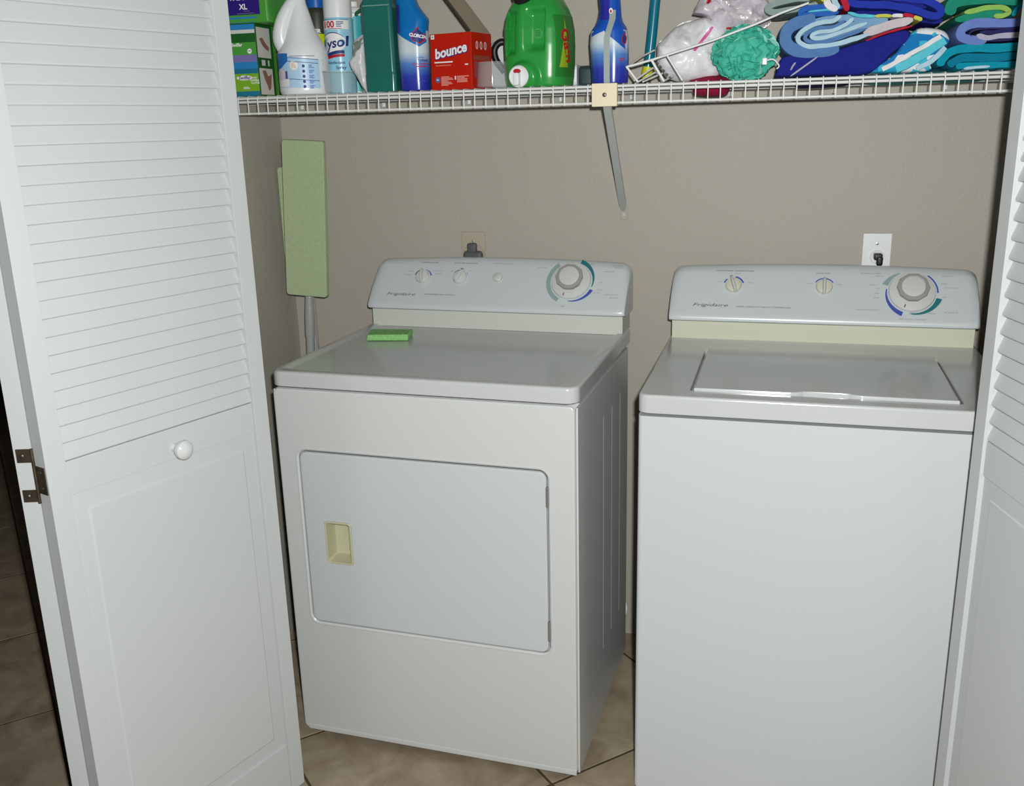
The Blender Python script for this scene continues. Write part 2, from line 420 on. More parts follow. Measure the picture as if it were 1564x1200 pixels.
# ================================================================== machines
def face_matrix(A, B):
    L = math.hypot(B[0]-A[0], B[1]-A[1]); sv, sz = (B[0]-A[0])/L, (B[1]-A[1])/L
    M = Matrix(((1, 0, 0, 0), (0, sv, -sz, A[0]), (0, sz, sv, A[1]), (0, 0, 0, 1)))
    return M
W_ = .686
PROF = [(.507, .9535), (.496, .9545), (.4895, .958), (.4885, .964), (.4915, .970), (.495, .975), (.520, 1.0085), (.545, 1.042), (.560, 1.062), (.5685, 1.0715), (.577, 1.078), (.588, 1.0815), (.599, 1.0795), (.605, 1.072), (.606, 1.055), (.606, .9535)]
def console(root, dv_, dz, label_face):
    us = [0, .0015, .004, .008, .013, .019, .026, .034] + [.06+.0566*i for i in range(11)]
    us = sorted(set([round(u, 5) for u in us] + [round(W_-u, 5) for u in us[:8]])); us = [u for u in us if u <= W_]
    Rr = .030; rings = []
    for u in us:
        e = min(u, W_-u); dl = Rr-math.sqrt(max(Rr*Rr-max(Rr-e, 0)**2, 0)); ring = []
        x = 2*u/W_-1
        for v, z in PROF:
            t = max(0, min(1, (z-.985)/.085)); wv = 1 if v < .58 else max(0, 1-(v-.58)/.02)
            wz = max(0, min(1, (z-1.02)/.05))
            vv = v + dl*.62*wv*(.35+.65*t) + dv_
            zz = z - dl*.75*wz + dz - .009*x*x*max(0, min(1, (z-1.062)/.018))
            ring.append((u, vv, zz))
        rings.append(ring)
    bm = bmesh.new(); loft(bm, rings)
    cf = obj('console_face', bm, PANEL_W, root, smooth=40); tag(cf, label_face)
    lb = obj('console_base', BOX(.007, W_-.007, .506+dv_, .604+dv_, .9065+dz, .956+dz, bev=.002), CREAM if dv_ else mat('off_white_plastic', S(196, 198, 190), .4, .4), root); tag(lb, 'yellowed cream lower strip of the console' if dv_ else 'off-white lower strip of the console')
    M = face_matrix((.495+dv_, .975+dz), (.56+dv_, 1.062+dz))
    return cf, M
def arc(name, M, cu, cs, r0_, r1_, a0, a1, material, parent, taper=False, lift=.0008):
    n = 18; v = []; f = []
    for i in range(n+1):
        t = i/n; a = R(a0+(a1-a0)*t); ro = r1_ if not taper else r0_+(r1_-r0_)*(.2+.8*(t if taper == 1 else 1-t))
        for r in (r0_, ro): v.append(M @ Vector((cu+r*math.cos(a), cs+r*math.sin(a), lift)))
    for i in range(n): f.append((2*i, 2*i+1, 2*i+3, 2*i+2))
    return raw(name, v, f, material, parent)
def label(cf, M, body, u, s, width, material=INK_L, shear=0, h=None, bold=.0, name='lettering'):
    v, f = text_mesh(body, .01, shear, bold); w0 = max(p.x for p in v)-min(p.x for p in v); k = width/w0
    kv = (h/.0069) if h else k
    return raw(name, [M @ Vector((u+p.x*k, s+p.y*kv, .0008)) for p in v], f, material, cf)
def big_dial(root, M, u, s, mark):
    ds = obj('timer_dial', LATHE([(.0001, .0002), (.0495, .0002), (.0505, .003), (.049, .0075), (.040, .010), (.030, .012), (.0001, .012)][::1], 44, M @ T(u, s, 0)), KNOBW, root)
    tag(ds, 'white round skirt of the timer dial')
    bm = LATHE([(.026, .0115), (.0300, .0125), (.0325, .018), (.0352, .0265), (.0340, .0300), (.0285, .0312), (.0262, .030), (.0262, .026)], 10, M @ T(u, s, 0))
    gr = obj('grip_ring', bm, KNOBG, ds, smooth=25); tag(gr, 'grey faceted grip ring')
    obj('dial_cap', LATHE([(.0261, .026), (.0261, .0310), (.0250, .0326), (.022, .0336), (.012, .0344), (.0001, .0346)], 32, M @ T(u, s, 0)), KNOBW, ds)
    a = R(mark); c, sn = math.cos(a), math.sin(a)
    mk = [M @ Vector((u+c*r-sn*q, s+sn*r+c*q, .0104 if r < .041 else .0085)) for r, q in ((.0385, -.0011), (.0455, -.0011), (.0455, .0011), (.0385, .0011))]
    mk = [p + (M.to_3x3() @ Vector((0, 0, .0008))) for p in mk]
    raw('pointer_mark', mk, [(0, 1, 2, 3)], BLACK, ds)
def small_knob(root, M, u, s, tilt, flat=False):
    Mk = M @ T(u, s, 0) @ Rz(R(tilt))
    k = obj('selector_knob', LATHE([(.0001, 0), (.0185, 0), (.0188, .003), (.017, .008), (.0135, .0095), (.0001, .0095)], 28, Mk), IVORYK if root.name.startswith('wash') else KNOBW, root)
    bm = bmesh.new()
    rings = []
    for x, hh, ww in ((-.0195, .011, .0028), (-.0165, .0185, .0042), (0, .0205, .0046), (.013, .0195, .0042), (.0205, .013, .0026)):
        rings.append([(-ww, x, .002), (-ww*.85, x, hh*.8), (-ww*.4, x, hh), (ww*.4, x, hh), (ww*.85, x, hh*.8), (ww, x, .002)])
    loft(bm, rings); bm.transform(Mk)
    obj('knob_blade', bm, KNOBW, k, smooth=45)
    v = [Mk @ Vector(q) for q in ((-.0035, .017, .0195), (.0035, .017, .0195), (.0035, .0215, .0135), (-.0035, .0215, .0135))]
    if flat: raw('pointer_mark', v, [(0, 1, 2, 3)], KNOBG, k)
    return k
def rr_hole_panel(x0, x1, z0, z1, r, hx0, hx1, hz0, hz1, hr, y0, y1, bev, lip=0):
    """panel in the (x,z) plane from y0 (front) to y1 with a rounded window; outer edges rounded over by bev"""
    bm = bmesh.new(); n = 6
    O = lambda i, y: [(x, y, z) for x, z in rrect(x0+i, x1-i, z0+i, z1-i, max(r-i, .001), n)]
    I = lambda i, y: [(x, y, z) for x, z in rrect(hx0-i, hx1+i, hz0-i, hz1+i, hr+i, n)]
    loft(bm, [I(0, y1), I(0, y0+.002), I(.0015, y0+.0003), I(.004, y0-lip), I(.009, y0), O(bev, y0), O(bev*.3, y0+bev*.3), O(0, y0+bev), O(0, y1)], False, False)
    return bm

# ------------------------------------------------------------------ dryer
dr = thing('clothes_dryer', 'white clothes dryer with a side-swing door and cream handle, left of the washer', 'dryer', (.191793, -.627213, 0), -.046786)
DV, SEAM = .545, .8755
cab = bmesh.new()
box(cab, 0, .0045, .0035, DV, .020, .868, bev=.001); box(cab, W_-.0045, W_, .0035, DV, .020, .868, bev=.001)
box(cab, .0045, W_-.0045, .038, DV, .020, .868); 
cabo = obj('cabinet', cab, ENAMEL_WARM, dr)
for vv in (.25, .345, .443):
    bm = bmesh.new(); loft(bm, [[(W_-.0005, vv-.004, z), (W_+.0007, vv-.0008, z), (W_+.0007, vv+.0008, z), (W_-.0005, vv+.004, z)] for z in (.19, .775)]); obj('rib', bm, ENAMEL_WARM, cabo)
DX0, DX1, DZ0, DZ1, DRD = .0515, .6235, .3115, .7325, .020
fp = rr_hole_panel(.0015, .6815, .0165, .8725, .014, DX0, DX1, DZ0, DZ1, DRD, -.004, .0036, .006, lip=.0012)
obj('front_panel', fp, ENAMEL_WARM, dr, smooth=30)
tag(obj('toe_strip', BOX(.014, .680, -.0052, .001, .0165, .030, bev=.002), mat('grey_toe', S(196, 198, 198), .4, .4), dr), 'slightly greyer bottom edge strip')
# door with pocket handle
g = .0032; n = 6; hx0, hx1, hz0, hz1 = .1028, .1686, .4665, .5685
bm = bmesh.new()
Od = lambda i, y: [(x, y, z) for x, z in rrect(DX0+g+i, DX1-g-i, DZ0+g+i, DZ1-g-i, max(DRD-g-i, .002), n)]
Id = lambda i, y: [(x, y, z) for x, z in rrect(hx0-i, hx1+i, hz0-i, hz1+i, .008+i, n)]
loft(bm, [Id(0, .002), Id(0, -.0045), Id(.001, -.0055), Od(.004, -.0055), Od(.001, -.0042), Od(0, -.002), Od(0, .002)], False, False)
door = obj('dryer_door', bm, ENAMEL, dr, smooth=30); tag(door, 'flat blue-white door hinged on its right side')
bm = bmesh.new()
Hh = lambda xa, xb, za, zb, y, r: [(x, y, z) for x, z in rrect(xa, xb, za, zb, r, n)]
loft(bm, [Hh(hx0, hx1, hz0, hz1, .003, .008), Hh(hx0, hx1, hz0, hz1, -.0058, .008), Hh(hx0+.0015, hx1-.0015, hz0+.0015, hz1-.0015, -.0068, .007), Hh(hx0+.004, hx1-.005, hz0+.004, hz1-.004, -.0062, .005),
          Hh(hx0+.0055, hx1-.0115, hz0+.008, hz1-.007, .018, .004), Hh(hx0+.007, hx1-.014, hz0+.010, hz1-.009, .030, .003)], False, True)
hd = obj('door_handle', bm, mat('khaki_plastic', S(186, 184, 154), .45, .4), door, smooth=30); tag(hd, 'yellowed cream recessed pull handle')
for z0, z1 in ((.653, .697), (.345, .390)):
    tag(obj('hinge', BOX(DX1-.0042, DX1+.001, -.0078, .001, z0, z1, bev=.0012), STEEL, door), 'small grey door hinge')
# lid
def lid_rings(x0, x1, y0, y1, zb, zt, r):
    q = lambda i, z, rr: [(x, y, z) for x, y in rrect(x0+i, x1-i, y0+i, y1-i, rr, 7)]
    return [q(.004, zb+.004, r-.003), q(.0015, zb, r), q(0, zb+.0015, r), q(0, zt-.0070, r), q(.0010, zt-.0035, r), q(.0032, zt-.0012, r-.002), q(.007, zt, r-.004), q(.019, zt-.0002, r-.006), q(.026, zt-.0035, .022), q(.034, zt-.0045, .018)]
bm = bmesh.new(); loft(bm, lid_rings(-.0012, W_+.0008, -.0062, DV+.045, SEAM+.0015, .911, .026))
lid = obj('top_panel', bm, ENAMEL_TOP, dr, smooth=35); tag(lid, 'glossy white top with a raised rim')
cf, Mf = console(dr, 0, 0, 'pale blue-white control panel with dials')
label(cf, Mf, 'Frigidaire', .0905, .0217, .080, INK, .35, .0075)
label(cf, Mf, 'COMMERCIAL HEAVY', .199, .0231, .086, INK, .1, .0034)
label(cf, Mf, 'TEMPERATURE', .1555, .1158, .046, INK, 0, .003); label(cf, Mf, 'CYCLE SIGNAL', .256, .1158, .066, INK, 0, .003); label(cf, Mf, 'PUSH TO START', .357, .1165, .050, INK_L, 0, .003)
small_knob(dr, Mf, .1425, .073, 8); small_knob(dr, Mf, .2465, .074, -24, True)
arc('scale_arc', Mf, .1425, .073, .0215, .0242, 118, 165, INK, cf); arc('scale_arc', Mf, .1425, .073, .0215, .0252, 12, 80, BLUEP, cf, 2)
arc('scale_arc', Mf, .2465, .074, .0215, .0232, 100, 140, INK, cf); arc('scale_arc', Mf, .2465, .074, .0215, .0228, 20, 42, INK_L, cf)
for t_, u, s, w_ in (('LOW', .108, .089, .014), ('AIR DRY', .101, .079, .018), ('HIGH REGULAR', .181, .092, .026), ('MEDIUM', .184, .083, .018), ('OFF', .222, .092, .009), ('ON', .273, .094, .008)): label(cf, Mf, t_, u, s, w_, INK_L, 0, .0026)
bt = obj('start_button', LATHE([(.0001, .0002), (.0145, .0002), (.0148, .002), (.0125, .003), (.0125, .0015), (.0118, .0015), (.0115, .006), (.009, .0078), (.0001, .0085)], 28, Mf @ T(.3495, .0755, 0)), KNOBW, dr)
big_dial(dr, Mf, .543, .0705, 252)
arc('scale_arc', Mf, .543, .0705, .0535, .0645, 128, 242, GREYP, cf); arc('scale_arc', Mf, .543, .0705, .0535, .0655, -14, 72, TEALP, cf, 1); arc('scale_arc', Mf, .543, .0705, .0535, .0625, -92, -22, BLUEP, cf, 1)
for t_, u, s, w_ in (('TIMED DRY', .463, .105, .026), ('MORE DRY', .634, .098, .026), ('AUTOMATIC', .655, .114, .028), ('REGULAR', .658, .1085, .020), ('LESS DRY', .612, .0385, .020), ('DELICATE', .618, .047, .014), ('AUTOMATIC', .648, .034, .034), ('DELICATE', .655, .026, .022), ('OFF', .530, -.001, .010), ('OFF', .617, .0665, .008), ('70', .485, .113, .006), ('OFF', .588, .117, .01)): label(cf, Mf, t_, u, s+.002, w_, INK_L, 0, .0028)
for x in (.05, .62):
    for y in (.05, .5): obj('foot', LATHE([(.014, .0), (.016, .002), (.016, .008), (.006, .009), (.006, .022)], 14, T(x, y, 0)), DKGREY, dr)
# vent duct at the back of the dryer
bm = bmesh.new()
pr = []
for i in range(9): pr += [(.052, i*.0035), (.056, i*.0035+.0017)]
lathe(bm, pr, 26, T(.628, DV, .125) @ Matrix.Rotation(-math.pi/2, 4, 'X'))
tag(obj('vent_duct', bm, WHITEP, dr), 'white corrugated vent duct behind the cabinet')

# ------------------------------------------------------------------ washer
wa = thing('washing_machine', 'white top-loading washing machine standing right of the dryer', 'washer', (.994573, -.668839, 0), -.022347)
WS = .8687
bm = bmesh.new(); loft(bm, [[(x, y, z) for x, y in rrect(.0035, W_-.001, .002, .600, .009, 5)] for z in (.016, .8625)])
obj('cabinet', bm, ENAMEL, wa)
# top deck with a recess for the lid
q = lambda i, z, rr: [(x, y, z) for x, y in rrect(.0025+i, W_-i, -.001+i, .605-i, rr, 7)]
lx0, lx1, ly0, ly1 = .0965, .5895, .047, .395
rc = lambda i, z: [(x, y, z) for x, y in rrect(lx0+i, lx1-i, ly0+i, ly1-i, .007, 7)]
bm = bmesh.new()
loft(bm, [q(.004, WS+.004, .018), q(.0015, WS, .02), q(0, WS+.0015, .02), q(0, .9000, .02), q(.0008, .9036, .02), q(.0028, .9056, .019), q(.0060, .9062, .017), q(.035, .9056, .012), rc(0, .9050), rc(.0012, .9035), rc(.0018, .893)])
deck = obj('top_deck', bm, ENAMEL_TOP, wa, smooth=35); tag(deck, 'glossy white top deck around the lid')
# lid, with a finger notch in its front edge
gx = .0085
def lid_outline(i):
    x0, x1, y0, y1 = lx0+gx+i, lx1-gx-i, ly0+.003+i, ly1-.003-i
    o = [(x0, y0)]
    for x, y in ((.285, 0), (.300, .004), (.309, .0105), (.325, .0125), (.375, .0125), (.391, .0105), (.400, .004), (.416, 0)): o.append((x, y0+y))
    o += [(x1, y0), (x1, y1), (x0, y1)]
    return o
bm = bmesh.new(); loft(bm, [[(x, y, z) for x, y in lid_outline(i)] for i, z in ((0, .8945), (0, .9086), (.0006, .9100), (.0020, .9108), (.004, .9110))])
ld = obj('lid', bm, ENAMEL_TOP, wa, smooth=25); tag(ld, 'hinged white lid with a finger notch at its front')
cw, Mw = console(wa, .010, -.005, 'pale blue-white control panel with dials')
label(cw, Mw, 'Frigidaire', .0955, .0212, .083, INK, .35, .0075)
label(cw, Mw, 'SUPER CAPACITY HEAVY COMMERCIAL', .219, .0186, .125, INK, .1, .0034)
label(cw, Mw, 'WASH/RINSE TEMPERATURE', .1485, .1135, .088, INK, 0, .003); label(cw, Mw, 'LOAD SIZE', .3505, .1105, .031, INK, 0, .003)
small_knob(wa, Mw, .1475, .074, 18, True); small_knob(wa, Mw, .3535, .0745, 0)
arc('scale_arc', Mw, .1475, .074, .0215, .0245, 132, 162, BLUEP, cw); arc('scale_arc', Mw, .1475, .074, .0215, .0252, 18, 82, BLUEP, cw)
arc('scale_arc', Mw, .3535, .0745, .0215, .0242, 98, 148, BLUEP, cw); arc('scale_arc', Mw, .3535, .0745, .0215, .0242, 32, 82, BLUEP, cw)
for t_, u, s, w_ in (('COLD', .114, .083, .011), ('WARM', .156, .106, .012), ('HOT', .186, .082, .012), ('SMALL', .322, .083, .012), ('LARGE', .386, .082, .012)): label(cw, Mw, t_, u, s, w_, INK_L, 0, .0026)
big_dial(wa, Mw, .5435, .066, 248)
arc('scale_arc', Mw, .5435, .066, .053, .0665, 118, 163, GREYP, cw, 1); arc('scale_arc', Mw, .5435, .066, .053, .0645, 172, 250, BLUEP, cw, 1); arc('scale_arc', Mw, .5435, .066, .053, .0565, 0, 52, BLUEP, cw); arc('scale_arc', Mw, .5435, .066, .053, .0655, -92, -14, TEALP, cw, 1)
for t_, u, s, w_ in (('SUPER WASH', .455, .111, .045), ('HEAVY', .475, .105, .02), ('NORMAL', .459, .082, .014), ('12', .470, .073, .007), ('SOAK', .468, .060, .010), ('RINSE', .468, .049, .012), ('REGULAR HEAVY', .450, .018, .05), ('PERMANENT PRESS', .566, .013, .054), ('KNITS', .625, .016, .026), ('DELICATE CASUAL', .545, -.003, .056), ('OFF', .612, .054, .009), ('DELICATE', .626, .078, .026), ('RINSE', .612, .088, .012), ('LIGHT', .618, .107, .022), ('OFF', .540, .0105, .008)): label(cw, Mw, t_, u, s+.001, w_, INK_L, 0, .0028)
for x in (.05, .63):
    for y in (.06, .54): obj('foot', LATHE([(.014, .0), (.016, .002), (.016, .008), (.006, .009), (.006, .020)], 14, T(x, y, 0)), DKGREY, wa)

# sponge on the dryer
sp = BOX(-.052, .052, -.034, .034, 0, .0155, bev=.003, seg=2)
bmesh.ops.subdivide_edges(sp, edges=sp.edges[:], cuts=3, use_grid_fill=True)
for v in sp.verts:
    nn = noise.noise_vector(v.co*90)*.0011; v.co += Vector((nn.x, nn.y, nn.z if v.co.z > .004 else max(nn.z, 0)))
so = obj('sponge', sp, GREEN_SPONGE, None, smooth=60); tag(so, 'light green scrubbing sponge lying on the dryer top', 'sponge')
Md = T(.191793, -.627213, 0) @ Rz(-.046786)
so.location = Md @ Vector((.119, .366, .9075)); so.rotation_euler = (0, 0, R(13)-.0468)

# ================================================================== wire shelf
SY, SZ, LIPZ = -.3136, 1.4861, 1.4519
sh = thing('wire_shelf', 'white vinyl-coated wire shelf across the closet above both machines', 'shelf', (0, 0, 0))
w0_ = None
pth = [(0, -.004, SZ+.0045), (0, SY-.001, SZ+.0045), (0, SY-.0042, SZ+.0028), (0, SY-.0050, SZ-.001), (0, SY-.0050, LIPZ-.0028)]
for n_ in range(-2, 73):
    if w0_ is None: w0_ = obj('wire', TUBE(pth, .0014, 6), WIRE, sh, smooth=60); o = w0_
    else: o = w0_.copy(); COL.objects.link(o); o.parent = sh
    o.location = (n_*.0254, 0, random.uniform(-.0002, .0002))
for y, z, r in ((SY, SZ, .0031), (SY, LIPZ, .0029), (-.285, SZ-.0068, .0034), (-.16, SZ-.0085, .0034), (-.012, SZ-.0085, .0034)):
    obj('rail', TUBE([(WL+.002, y, z), (WR-.002, y, z)], r, 8), WIRE, sh, smooth=60)
for x, z in ((.01, 1.478), (.243, 1.478), (.476, 1.478), (.715, 1.478), (.891, 1.478), (1.126, 1.478), (1.36, 1.478), (1.6, 1.478)):
    bm = BOX(x-.0045, x+.0045, -.010, -.0005, z-.014, z+.006, bev=.002); lathe(bm, [(.0035, 0), (.0035, .002), (.0001, .0028)], 10, T(x, -.010, z-.008) @ Matrix.Rotation(math.pi/2, 4, 'X'))
    obj('wall_clip', bm, WHITEP, sh)
bp = obj('brace_clip', BOX(.8475, .9025, SY-.011, SY+.005, 1.4445, 1.4925, bev=.002), mat('ivory_plastic', S(226, 214, 184), .5, .3), sh); tag(bp, 'yellowed ivory clip plate on the front lip')
obj('screw', LATHE([(.0046, 0), (.0046, .0012), (.003, .002), (.0001, .0018)], 14, T(.8755, SY-.011, 1.4685) @ Matrix.Rotation(math.pi/2, 4, 'X')), SCREW, bp)
bm = bmesh.new()
A, B = Vector((.8785, SY+.002, 1.452)), Vector((.873, -.004, 1.196)); dd = (B-A).normalized(); sx = Vector((1, 0, 0)); nn_ = sx.cross(dd).normalized()
sec = [(-.0085, .006), (-.0085, -.004), (.0085, -.004), (.0085, .006), (.0068, .006), (.0068, -.0024), (-.0068, -.0024), (-.0068, .006)]
loft(bm, [[p + sx*a*k + nn_*b*k for a, b in sec] for p, k in ((A, 1), (A.lerp(B, .93), 1), (B, .55))])
tag(obj('brace', bm, ZINC, sh), 'grey metal diagonal brace')
ft = obj('brace_foot', BOX(.864, .8825, -.004, 0, 1.172, 1.206, bev=.0015), WALLM, sh); obj('screw', LATHE([(.0036, 0), (.0036, .001), (.0001, .0022)], 12, T(.8735, -.004, 1.1855) @ Matrix.Rotation(math.pi/2, 4, 'X')), mat('painted_screw', S(196, 190, 176), .4, .4), ft)

# ------------------------------------------------------------------ outlets and cords
def outlet(name, lab, x0, x1, z0, z1, m_, rx, rz, rr):
    t = thing(name, lab, 'outlet', ((x0+x1)/2, 0, (z0+z1)/2)); cx, cz = (x0+x1)/2, (z0+z1)/2
    obj('cover_plate', BOX(x0-cx, x1-cx, -.006, -.0002, z0-cz, z1-cz, bev=.0025), m_, t)
    rc_ = obj('receptacle', LATHE([(rr, 0), (rr, .003), (rr-.0012, .0042), (rr-.003, .0035), (.0001, .0035)], 26, T(rx-cx, -.0058, rz-cz) @ Matrix.Rotation(math.pi/2, 4, 'X')), m_, t)
    obj('screw', LATHE([(.0034, 0), (.0034, .001), (.0001, .0017)], 12, T(0, -.0058, z1-cz-.0245) @ Matrix.Rotation(math.pi/2, 4, 'X')), STEEL, t)
    return t
outlet('wall_outlet', 'beige outlet plate painted like the wall above the dryer', .4405, .5055, 1.026, 1.141, mat('painted_plate', S(172, 163, 146), .5, .3), .4745, 1.081, .029)
outlet('wall_outlet', 'white outlet plate on the wall above the washer', 1.4495, 1.515, 1.026, 1.141, WHITEP, 1.4835, 1.0855, .0165)
pc = thing('power_cord', 'thick dark grey appliance cord plugged in above the dryer', 'cord', (.4755, 0, 1.089))
bm = BOX(-.0165, .0095, -.022, -.006, -.005, .024, bev=.005); box(bm, -.0275, .0265, -.026, -.006, -.034, .004, bev=.010, seg=3)
obj('plug', bm, DKGREY, pc, smooth=60)
obj('cable', TUBE(smoothpath([(-.002, -.014, -.03), (-.002, -.011, -.10), (0, -.010, -.30), (.03, -.010, -.60), (.05, -.010, -.90)]), .008, 8), DKGREY, pc)
pc2 = thing('power_cord', 'slim black cord plugged into the white outlet above the washer', 'cord', (1.486, -.026, 1.09))
bm = BOX(-.011, .008, -.008, .0195, -.009, .0055, bev=.003); box(bm, -.005, .009, -.010, .014, -.022, 0, bev=.004)
obj('plug', bm, BLACK, pc2, smooth=60)
obj('cable', TUBE(smoothpath([(.004, .0, -.015), (.003, .0, -.05), (.004, .012, -.12), (.02, .014, -.4), (.04, .014, -.8), (.05, .014, -1.02)]), .0042, 8), BLACK, pc2)

# ------------------------------------------------------------------ mops in the corner
PADM = mat('pale_green_pad', S(170, 185, 146), .9, .15, bump=(420, .8, .0015), vary=(90, .05))
def mop(lab, x0, x1, z0, z1, y, lean, pole_x):
    t = thing('flat_mop', lab, 'mop', (pole_x-math.tan(lean)*(z0+z1)/2, y, 0)); t.rotation_euler = (0, lean, 0)
    bm = bmesh.new(); Q = lambda i, d: [(x-pole_x, d, z) for x, z in rrect(x0+i, x1-i, z0+i, z1-i, .008, 5)]
    loft(bm, [Q(.003, -.011), Q(.001, -.009), Q(0, -.006), Q(0, .006), Q(.002, .010), Q(.006, .011)])
    obj('mop_head', bm, PADM, t, smooth=50)
    zc = (z0+z1)/2
    obj('pole', LATHE([(.0115, .003), (.0115, z0-.12), (.0135, z0-.115), (.0135, z0-.06), (.0095, z0+.02), (.0095, zc)], 16, T(0, .022, 0)), mat('brushed_pole', S(176, 178, 176), .25, .6, metal=.25), t)
    obj('pivot', BOX(-.02, .02, .010, .034, zc-.03, zc+.03, bev=.004), DKGREY, t)
    return t
mop('tall pale green flat mop standing upside down in the corner beside the dryer', -.0065, .1115, .985, 1.390, -.125, R(3.4), .045)
mop('shorter pale green flat mop half hidden behind the taller one in the corner', -.0545, .05, 1.076, 1.318, -.05, 0, 0)

# ================================================================== goods on the shelf
DZ = SZ+.0062
def stand(name, lab, cat, x, y, rz=0, group=None, z=DZ): return thing(name, lab, cat, (x, y, z), rz, group)

# tall box of sweeper refills and the pack lying on it
GRN = mat('green_carton', S(74, 152, 60), .4, .4); DGRN = mat('dark_green_carton', S(28, 92, 36), .4, .4)
BLUB = mat('blue_band', S(40, 128, 190), .4, .4); TEALB = mat('teal_band', S(30, 112, 140), .4, .4); LIME = mat('lime_print', S(120, 170, 40), .4, .4)
BROWN = mat('brown_print', S(146, 104, 88), .5, .3); PALEP = mat('pale_print', S(206, 204, 198), .5, .3)
t = stand('refill_box', 'green and blue carton of floor sweeper refills at the left end of the shelf', 'box', -.004, -.235)
b = obj('carton', BOX(-.045, .045, -.048, .048, 0, .163, bev=.0012, seg=1), DGRN, t)
K = Skin(b); L = -.044
for nm, z0, z1, m_ in (('print_band', .001, .012, TEALB), ('print_band', .012, .052, LIME), ('print_band', .052, .063, TEALB), ('print_band', .063, .078, BLUB), ('print_band', .078, .094, mat('violet_print', S(120, 112, 170), .4, .4)), ('print_band', .094, .122, GRN), ('print_band', .122, .142, DGRN), ('print_band', .142, .150, PALEP), ('print_band', .150, .162, BLUB)):
    K.patch(nm, L, -L, z0, z1, m_, 2, 1)
K.disc('logo_back', .007, .0425, .021, .0055, WHITE_PRINT, .0003); K.text('logo', 'Swiffer', .0115, .007, .0425, PURPLE_PRINT, .2, .02, lift=.0007)
K.text('lettering', 'WET\nMOPPING\nCLOTHS', .0058, .0345, .036, WHITE_PRINT, 0, .02)
K.lines('small_print', .002, .021, .022, .0015, 2, WHITE_PRINT, .0003)
K.text('logo', 'Swiffer', .0105, -.006, .1165, WHITE_PRINT, .2, .03)
K.disc('badge', .027, .102, .0058, .0058, WHITE_PRINT, .0004); K.lines('small_print', .0235, .1025, .007, .0014, 1, NAVY_PRINT, .0008, rnd=False)
K = Skin(b, R(90))   # right side, seen from +x
K.patch('print_panel', -.044, .020, .088, .156, PALEP, 1, 1); K.patch('print_panel', -.044, .020, .004, .064, PALEP, 1, 1)
K.poly('picture', [(-.032, .130), (-.018, .134), (-.004, .122), (.012, .112), (.010, .104), (-.006, .108), (-.020, .116)], BROWN, .0003)
K.poly('picture', [(-.030, .058), (-.014, .060), (-.004, .046), (.014, .052), (.010, .036), (.006, .020), (-.004, .012), (-.012, .026), (-.022, .040)], BROWN, .0003)
K.patch('print_panel', -.030, -.012, .070, .083, PALEP, 1, 1, .0003); K.patch('print_panel', .000, .008, .070, .083, PALEP, 1, 1, .0003)
K.patch('print_band', .032, .047, .001, .162, GRN, 1, 1)
t = stand('pad_pack', 'green and purple pack marked XL lying on top of the refill carton', 'pack', .020, -.235, 0, None, DZ+.1635)
b = obj('carton', BOX(-.075, .060, -.050, .052, 0, .082, bev=.006, seg=3), GRN, t)
K = Skin(b)
K.patch('print_band', -.074, .059, .002, .014, BLUB, 4, 1)
K.patch('print_panel', -.072, .040, .0185, .080, PURPLE_PRINT, 4, 2)
K.text('lettering', 'XL', .0165, -.002, .0355, WHITE_PRINT, 0, .03); K.lines('small_print', -.002, .0265, .016, .0009, 1, INK_L, .0003); K.lines('small_print', -.02, .0215, .045, .0009, 1, INK_L, .0003, rnd=False)
K.text('lettering', 'PADS', .016, -.015, .056, WHITE_PRINT, 0, .03)

# bleach jug
t = stand('bleach_jug', 'white plastic bleach jug with moulded handle and pale blue label', 'jug', .1305, -.225)
prof = [(0, .054, .052), (.003, .058, .056), (.012, .0605, .058), (.085, .0605, .058), (.096, .060, .057), (.108, .055, .053), (.119, .0495, .048), (.132, .0420, .043), (.150, .0340, .036), (.170, .0275, .030), (.190, .0220, .024), (.205, .0180, .0195), (.222, .0170, .0175)]
sh_ = {.108: .001, .119: .001, .132: .000, .150: -.001, .170: -.000, .190: .000, .205: -.001, .222: -.002}
bm = bmesh.new(); n = 40
loft(bm, [[(sh_.get(z, 0)+rx*math.cos(2*math.pi*i/n), ry*math.sin(2*math.pi*i/n), z) for i in range(n)] for z, rx, ry in prof])
JW = mat('jug_plastic', S(226, 229, 232), .28, .5)
body = obj('body', bm, JW, t, smooth=60)
hp_ = smoothpath([(-.034, -.016, .108), (-.0395, -.024, .126), (-.0375, -.025, .150), (-.029, -.021, .176), (-.016, -.014, .200), (-.006, -.006, .216)], 5)
rr_ = [.022*(1-.35*(i/(len(hp_)-1))) for i in range(len(hp_))]; rr_[0] = .016
obj('handle', TUBE(hp_, rr_, 16), JW, t, smooth=70)
obj('cap', LATHE([(.0185, .222), (.021, .223), (.021, .246), (.018, .249), (.0001, .249)], 24, T(-.002, 0, 0)), BLUB, t)
K = Skin(body)
LB = mat('pale_blue_label', S(176, 208, 234), .4, .4)
K.patch('label', -.0575, .0585, .018, .092, LB, 20, 6, shape=lambda a, b_: (-.0575+.116*a, .018+.074*b_-.010*a*b_-.004*a))
K.patch('label_corner', -.0570, -.012, .045, .0955, mat('sky_print', S(40, 116, 190), .4, .4), 8, 4, .0004, shape=lambda a, b_: (-.057+.045*a, .046+.030*a+(.0955-.046-.030*a-.002*a)*b_))
K.patch('label_panel', -.0565, -.012, .019, .036, WHITE_PRINT, 8, 2, .0005)
